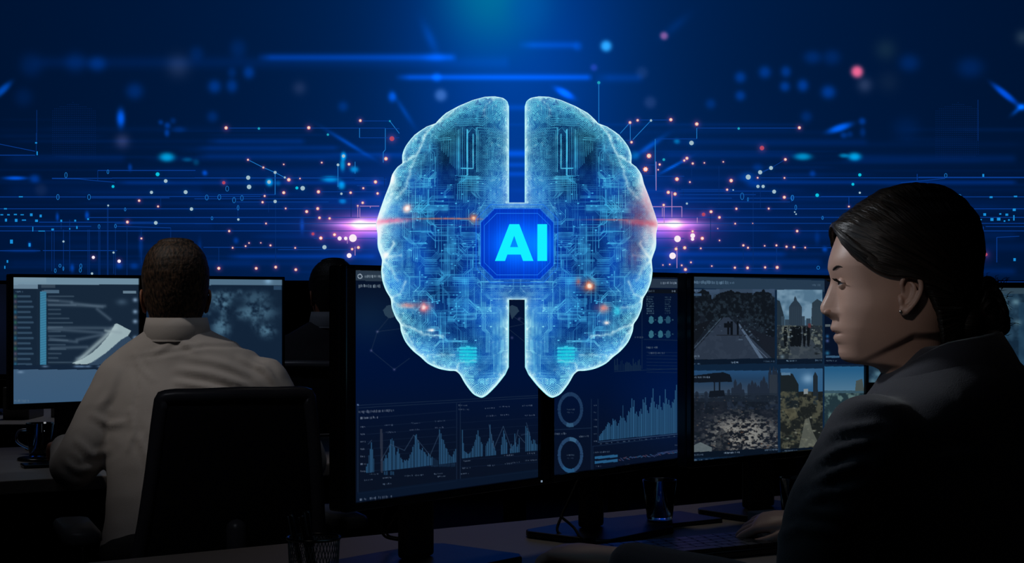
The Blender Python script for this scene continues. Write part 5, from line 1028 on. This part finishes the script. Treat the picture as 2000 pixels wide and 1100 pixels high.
# jacket
rows = [(.035,0,.058,.012,.055),(.012,0,.078,.006,.066),(-.008,0,.105,0,.078),(-.03,0,.145,0,.09),(-.055,0,.175,0,.10),(-.09,0,.19,0,.11),(-.14,0,.192,0,.118),(-.22,0,.182,0,.12),(-.32,0,.17,0,.118),(-.42,0,.168,.0,.12),(-.52,0,.18,.01,.13)]
tb = Vector((.600, 2.03, 1.075))
jk = [torso_rings(tb, ww, rows)]
jk.append(tube([lsh+Vector((0, 0, -.012)), (lsh+lel)/2+Vector((-.012, -.01, .0)), lel, (lel+lwr)/2+Vector((0, 0, -.005)), lwr], [.068, .064, .056, .048, .037], 20, k=5))
jk.append(tube([rsh+Vector((0, 0, -.012)), (rsh+rel)/2+Vector((.01, 0, 0)), rel, (rel+rwr)/2, rwr], [.066, .062, .054, .046, .036], 20, k=5))
V4, N4, F4 = remeshed(jk, .006, 8, .6)
V4 = wrinkle(V4, N4, .0035, .09, 7)
V4 = folds(V4, N4, [([(1616,850),(1650,838),(1710,830)],9,.006),([(1596,905),(1640,878),(1700,862)],9,.008),([(1585,950),(1625,925),(1680,905)],10,.008),([(1565,985),(1610,962),(1690,955)],9,.007),([(1555,1000),(1600,1000),(1660,1010)],8,.005),([(1520,1050),(1560,1030),(1640,1040)],9,.005),([(1640,800),(1700,790),(1760,800)],12,.004),([(1735,860),(1748,960),(1745,1080)],4,-.004),([(1860,740),(1890,840),(1880,940)],3,-.002),([(1800,900),(1880,890),(1980,900)],12,.004)])
jacket = raw('jacket', V4, F4, M['jacket'], pw); q_ = jacket.modifiers.new('soft', 'SMOOTH'); q_.iterations = 3
# stand collar and lapel
cr_ = []
c0 = Vector((.568, 2.045, 1.085))
for k, (dz, g) in enumerate(((-.012, 1.18), (.02, 1.0), (.034, .95), (.032, 1.04), (.01, 1.22), (-.018, 1.42))):
    ring = []
    for j in range(48):
        a = 2*math.pi*j/48; bx_ = math.cos(a)*.075*g; by_ = math.sin(a)*.066*g; front = max(0, -math.cos(a-.0)); ring.append(c0+Vector((bx_+.004, by_, dz-.045*front**1.5*(1 if k < 5 else .8)+.012*max(0, math.cos(a)))))
    cr_.append(ring)
obj('collar', [rings_loft(cr_, False)], M['jacket'], jacket)
def legs(root, hip, yaw, m, kneez=.5, spread=.1, shoe=True):
    f, l = frame(yaw); hip = Vector(hip); P_ = [ellipsoid(hip, (.17, .15, .1))]
    for s in (-1, 1):
        kn = hip+f*.40+l*s*(spread+.03); kn.z = kneez; an = kn+f*.03; an.z = .09
        P_.append(tube([hip+l*s*.08, (hip+kn)/2+l*s*.03, kn, (kn+an)/2, an], [.088, .08, .062, .055, .042], 16, k=4))
    Va, Na, Fa = remeshed(P_, .01, 4); tr = raw('trousers', Va, Fa, m, root)
    for s in (-1, 1):
        kn = hip+f*.43+l*s*(spread+.03); P_ = [[kn+f*(x+.06)+l*y*w_+Vector((0, 0, -kn.z+z)) for x, y in [(-.12,-.6),(-.13,0),(-.12,.6),(-.05,1),(.06,1),(.13,.5),(.145,0),(.13,-.5),(.06,-1),(-.05,-1)]] for z, w_ in ((.003,.045),(.03,.046),(.06,.036),(.09,.03))]
        obj('shoe', [rings_loft(P_)], M['black'], root)
legs(pw, (.58, 1.98, .56), ww, M['trouser'])
# ---- men
def man(label, X, Y, head_px, hscale, yaw, hyaw, rows, base, shirt, skin, hair, arms, mpp, collar_m, foldl, name_top, hipz=.56):
    t = thing('person', label, 'person', (X, Y-.1, 0)); ho = P(head_px[0], head_px[1], Y)
    hp = [head_skin(True), ear_mesh(1, 1.25), ear_mesh(-1, 1.25)]
    Vh, Fh = merge(hp); Vh = place(Vh, ho, hyaw, hscale, pitch=math.radians(6))
    b = Vector(base); sk = [(Vh, Fh), rings_loft([[Vector((b.x+a*math.cos(q), b.y+a*math.sin(q), z)) for q in [2*math.pi*k/24 for k in range(24)]] for z, a in ((b.z+.03, .05), (b.z-.05, .07), (b.z-.5, .08))])]
    hd = []
    for ar in arms:
        w_ = Vector(ar[-1]); sk.append(tube(ar, [.04, .035, .025], 10, k=4)); d = (Vector(ar[-1])-Vector(ar[-2])); d.z = min(0, d.z); hd.append(remeshed(hand(w_+d.normalized()*.03, d, (0, 0, 1), .6, 1.0, right=ar is arms[1]), .003, 4))
    sk += [(h[0].tolist(), h[2]) for h in hd]
    Vb, Fb2 = merge(sk); body = raw('body', Vb, Fb2, skin, t)
    ED = [(350,1000),(424,1000),(427,1642),(450,1650),(480,1664),(520,1688),(545,1712),(585,1724),(590,1740),(596,1776),(625,1790),(668,1800)]
    v, f, a = hair_cap(9, ED, y0=362, y1=650, side=.8, jag=.7)
    n_ = np.array([list(q) for q in a]); st = np.stack([n_[:, 0]*.13+n_[:, 2]*.03, n_[:, 1]*.05, n_[:, 2]*.12], 1)
    hr = raw('hair', place(v, ho, hyaw, hscale, pitch=math.radians(6)), f, hair, t, attr=st, attrname='strand'); so = hr.modifiers.new('thick', 'SOLIDIFY'); so.thickness = .005; so.offset = -1
    S = [torso_rings(b, yaw, rows)]
    for ar in arms:
        a0, a1, a2 = [Vector(q) for q in ar]; S.append(tube([a0, (a0+a1)/2, a1, (a1+a2)/2, a2], [.074, .066, .058, .052, .042], 20, k=5))
    Vs, Ns, Fs = remeshed(S, .008, 10, .6); Vs = wrinkle(Vs, Ns, .003, .08, 3)
    if foldl:
        for _ in range(1): Vs = folds(Vs, Ns, foldl)
    sh = raw(name_top, Vs, Fs, shirt, t); q_ = sh.modifiers.new('soft', 'SMOOTH'); q_.iterations = 3
    R = []; c0 = b+Vector((0, -.022, -.002))
    for dz, g in ((-.02, 1.18), (.02, 1.06), (.036, 1.03), (.038, 1.07), (.016, 1.14), (-.008, 1.2), (-.03, 1.1)):
        R.append([c0+Vector((math.cos(q)*.070*g, math.sin(q)*(.082 if math.sin(q) < 0 else .07)*g, dz-.02*max(0, math.sin(q)))) for q in [2*math.pi*k/40 for k in range(40)]])
    obj('collar', [rings_loft(R, False)], collar_m, sh)
    legs(t, (X, Y-.15, hipz), yaw, M['trouser'])
    return t
m = .001283; mb = P(350, 648, 3.85)
rowsM = [(.03,0,.062,-.02,.078),(.01,0,.066,-.02,.084),(-.005,-.002,.09,-.012,.088),(-.026,-.010,.130,-.014,.098),(-.05,-.02,.172,-.018,.106),(-.08,-.03,.198,-.02,.115),(-.13,-.035,.208,-.035,.128),(-.2,-.042,.202,-.06,.132),(-.28,-.045,.19,-.09,.132),(-.37,-.048,.182,-.12,.13),(-.46,-.05,.182,-.15,.13),(-.55,-.05,.19,-.18,.14)]
FM = [([(255,702),(330,690),(400,676),(470,676),(530,690)],3,-.005),([(256,712),(270,760),(258,830)],3,-.005),
 ([(540,800),(480,752),(410,728),(350,722)],8,.008),([(535,780),(490,735),(440,712),(372,700)],8,.007),([(520,775),(460,770),(400,756),(345,745)],6,.009),([(545,760),(520,722),(470,700)],6,.007),([(390,690),(370,676),(345,660)],5,.006),([(300,690),(330,672),(352,655)],5,.005),([(262,690),(275,720),(300,745)],4,.005),([(350,775),(420,780),(500,792)],5,.006),([(255,800),(262,840),(250,880)],5,.006),([(180,810),(215,830),(245,826)],6,.006),([(150,860),(180,890),(215,880)],6,.006),([(125,900),(150,920),(190,915)],6,.006),([(230,720),(215,770),(190,800)],7,.004),([(268,850),(285,880),(300,930)],6,.005)]
man('man in a light grey shirt sitting with his back turned at left', -.82, 3.82, (343, 580), 1.05, math.radians(-4), math.radians(14), rowsM, (mb.x, 3.85, mb.z), M['shirt'], M['skin2'], M['hair2'],
    [((P(247, 742, 3.80)), Vector((-1.060, 3.73, .772)), Vector((-1.155, 3.98, .785))), (P(509, 750, 3.80), Vector((-.512, 3.78, .775)), Vector((-.60, 4.10, .79)))], m, M['shirt'], FM, 'shirt')
mb2 = P(650, 628, 5.6)
rowsB = [(a, b_*.3, c_, d_, e_) for a, b_, c_, d_, e_ in rowsM]
man('man in a dark suit further back, half hidden by the dashboard monitor', -.66, 5.6, (648, 578), 1.0, math.radians(5), math.radians(24), rowsB, (mb2.x, 5.6, mb2.z), M['suit'], M['skin2'], M['hair3'],
    [(P(560, 692, 5.55), Vector((-.95, 5.6, .77)), Vector((-.88, 5.95, .80))), (P(735, 692, 5.55), Vector((-.38, 5.62, .77)), Vector((-.47, 5.95, .80)))], .00187, M['collar'], None, 'suit_jacket', .58)
# ---------------------------------------------------------------- small things on the near desk
def pen_cup(c):
    t = thing('pen_cup', 'black wire mesh pen cup at the left end of the near desk', 'pen cup', c); x, y, z = c; S = []; n = 44
    for k in range(n):
        for s in (1, -1):
            S.append(tube([(x+.034*(.88+.12*i/8)*math.cos(2*math.pi*k/n+s*i*.09), y+.034*(.88+.12*i/8)*math.sin(2*math.pi*k/n+s*i*.09), z+.003+.088*i/8) for i in range(9)], .00045, 4, cap=False))
    obj('mesh_wall', S, M['frame'], t)
    obj('rim', [tube([(x+.0345*math.cos(a), y+.0345*math.sin(a), z+.092) for a in [2*math.pi*k/30 for k in range(31)]], .0022, 8, cap=False)], M['gloss'], t)
    obj('bottom', [lathe([(.0001, .001), (.029, .001), (.031, .004), (.029, .004), (.0001, .003)], c)], M['gloss'], t)
pc = P(613, 1090, 2.03); pc = Vector((pc.x, 2.03, ZD)); pen_cup(tuple(pc))
for i, (dx, dy, tx, ty, h, lb) in enumerate([(-.008, .0, -.030, .0, .120, 'black pen leaning furthest left in the mesh cup'), (.0, .008, -.016, .004, .118, 'black pen leaning left behind the front pen in the mesh cup'), (.006, -.004, -.008, -.002, .125, 'tallest dark pen standing in the mesh cup')]):
    a = pc+Vector((dx, dy, .006)); b = pc+Vector((tx, ty, h)); p = thing('pen', lb, 'pen', a, 'pens in the mesh cup')
    obj('barrel', [tube([a, b], .0034, 10)], M['gloss'], p); obj('clip', [tube([b+Vector((-.004, -.002, 0)), b+Vector((.002, -.003, -.03))], .0009, 6)], M['steel'], p)
def tumbler(c, r, h, name, label, fill=M['milk'], straw=False, handle=0, mats=M['glass']):
    t = thing(name, label, 'glass' if not handle else 'mug', c)
    obj('glass_body', [lathe([(.0005, 0), (r*.72, 0), (r*.76, .004), (r, h), (r-.0022, h), (r*.76-.0025, .006), (.0005, .006)], c, 40)], mats, t)
    obj('drink', [lathe([(.0005, .0065), (r*.75-.0025, .0065), (r*.88-.0026, h*.55), (.0005, h*.55)], c, 32)], fill, t)
    if handle:
        s = handle; obj('handle', [tube([(c[0]+s*r*.95, c[1], c[2]+h*.8), (c[0]+s*(r+.022), c[1], c[2]+h*.75), (c[0]+s*(r+.026), c[1], c[2]+h*.45), (c[0]+s*r*.85, c[1], c[2]+h*.25)], .0038, 8, k=4)], mats, t)
    return t
gp = P(1283, 1018, 2.79); padc = Vector((gp.x+.005, 2.80, ZD))
pad = obj('notepad', [prism([(padc.x+x*ndir.x-y*ndir.y, padc.y+x*ndir.y+y*ndir.x) for x, y in ((-.07, -.06), (.10, -.06), (.10, .06), (-.07, .06))], ZD, ZD+.008)], M['black'], None, smooth=False, bev=.001)
tag(pad, 'black notepad lying under the clear drinking glass', 'notepad')
tumbler((padc.x, 2.79, ZD+.0085), .031, .072, 'drinking_glass', 'clear tapered glass on a black pad beneath the ring gauge monitor')
tumbler((.513, 2.78, ZD+.0005), .030, .085, 'drinking_glass', 'dark glass beside the woman\'s sleeve under the camera monitor', M['coffee'])
b0 = P(1503, 1010, 2.80); bo = obj('card_box', [box((.447, 2.695, ZD+.018), (.055, .04, .035), az=.5)], M['card'], None, smooth=False, bev=.002); tag(bo, 'small grey box beside the woman\'s hand on the near desk', 'box')
def keyboard(c, ang, w, d, z, label, cols=15, rws=5):
    t = thing('keyboard', label, 'keyboard', (c[0], c[1], z)); R = Matrix.Rotation(ang, 3, 'Z')
    def q(x, y, zz): return Vector((c[0], c[1], z+zz))+R@Vector((x, y, 0))
    obj('case', [box(q(0, 0, .006), (w, d, .012), ax=R)], M['gloss'], t, smooth=False, bev=.003); kw = (w-.016)/cols; kd = (d-.014)/rws
    for r in range(rws):
        x = -w/2+.008; k = 0
        while x < w/2-.012:
            ww_ = kw
            if r == 0 and k == 3: ww_ = kw*5.5
            if k == 0: ww_ = kw*(1+.25*r % 1.7)
            ww_ = min(ww_, w/2-.008-x); S = box(q(x+ww_/2, -d/2+.007+kd*(r+.5), .0145), (ww_-.0025, kd-.0025, .007), ax=R); V, F = S
            for i in (1, 3, 5, 7): V[i] = V[i]+(q(x+ww_/2, -d/2+.007+kd*(r+.5), 0)-V[i])*.14*Vector((1, 1, 0)).length*.5*1.0 if False else V[i]
            obj('key', [(V, F)], M['key'], t, smooth=False); x += ww_; k += 1
kc_ = P(1345, 1082, 2.43)
keyboard((kc_.x+.0, 2.45), .50, .40, .135, ZD+.0005, 'black keyboard on the near desk in front of the woman')
keyboard((-1.02, 4.20), .49, .38, .12, ZL+.0005, 'keyboard on the desk under the shirted man\'s arms', 12, 4)
# mouse under the woman's left hand
mr = [[Vector((.075+x*.031*g, 2.29+y*.05*g, ZD+z)) for x, y in [(math.cos(a), math.sin(a)) for a in [2*math.pi*k/24 for k in range(24)]]] for z, g in ((.001, .95), (.008, 1), (.016, .85), (.021, .55), (.0225, .15))]
ms = thing('computer_mouse', 'black mouse under the woman\'s hand at the bottom edge', 'mouse', (.075, 2.29, ZD)); obj('shell', [rings_loft(mr)], M['gloss'], ms); obj('wheel', [tube([(.072, 2.32, ZD+.018), (.078, 2.32, ZD+.018)], .005, 10)], M['rubber'], ms)
def cable(pts, r, label): o = obj('cable', [tube(pts, r, 8, k=8)], M['rubber']); return tag(o, label, 'cable', 'black monitor cables')
cable([P(752, 990, 2.42), P(745, 1020, 2.44), P(752, 1048, 2.46), P(790, 1056, 2.48)], .0022, 'outer black cable looping down left of the big dashboard monitor stand')
cable([P(785, 990, 2.40), P(765, 1018, 2.44), P(757, 1045, 2.47), P(785, 1052, 2.49)], .002, 'inner black cable looping down left of the big dashboard monitor stand')
cable([P(1128, 940, 2.66), P(1112, 975, 2.64), P(1096, 1010, 2.62), P(1090, 1040, 2.60), (.11, 2.58, ZD+.004)], .0024, 'black cable dropping behind the ring gauge monitor to the desk')
cable([P(1096, 1010, 2.61), P(1120, 1030, 2.60), P(1136, 1052, 2.55), (.14, 2.50, ZD+.004), (.19, 2.44, ZD+.004)], .0024, 'black cable curling to the right on the desk below the gauge monitor')
# left man's desk
mc = P(78, 890, 4.30); co = obj('coaster', [lathe([(.0005, 0), (.058, 0), (.062, .004), (.058, .008), (.0005, .008)], (mc.x, 4.30, ZL), 32)], M['gloss']); tag(co, 'black saucer under the glass mug on the left desk', 'saucer')
tumbler((mc.x, 4.30, ZL+.0085), .038, .095, 'glass_mug', 'glass mug of dark coffee on a black saucer at left', M['coffee'], handle=-1)
pq = P(40, 905, 4.10); ph_ = obj('smartphone', [box((-1.245, 4.13, ZL+.005), (.14, .07, .009), az=.45)], M['gloss'], None, smooth=False, bev=.003); tag(ph_, 'dark phone lying in front of the glass mug on the left desk', 'phone')
nbk = obj('notebook', [box((-.40, 4.55, ZL+.009), (.16, .12, .018), az=.4)], M['black'], None, smooth=False, bev=.003); tag(nbk, 'dark notebook on the left desk beside the dashboard monitor edge', 'notebook')
for x, y, w_, h_, lb in [(-1.62, 5.95, .28, .05, 'low stack of pale papers on the far left desk'), (-1.86, 5.85, .1, .12, 'grey file box on the far left desk at the picture edge')]:
    o = obj('paper_stack' if h_ < .1 else 'file_box', [box((x, y, ZL+h_/2), (w_, .18, h_))], M['card'], None, smooth=False, bev=.003); tag(o, lb, 'papers' if h_ < .1 else 'box')
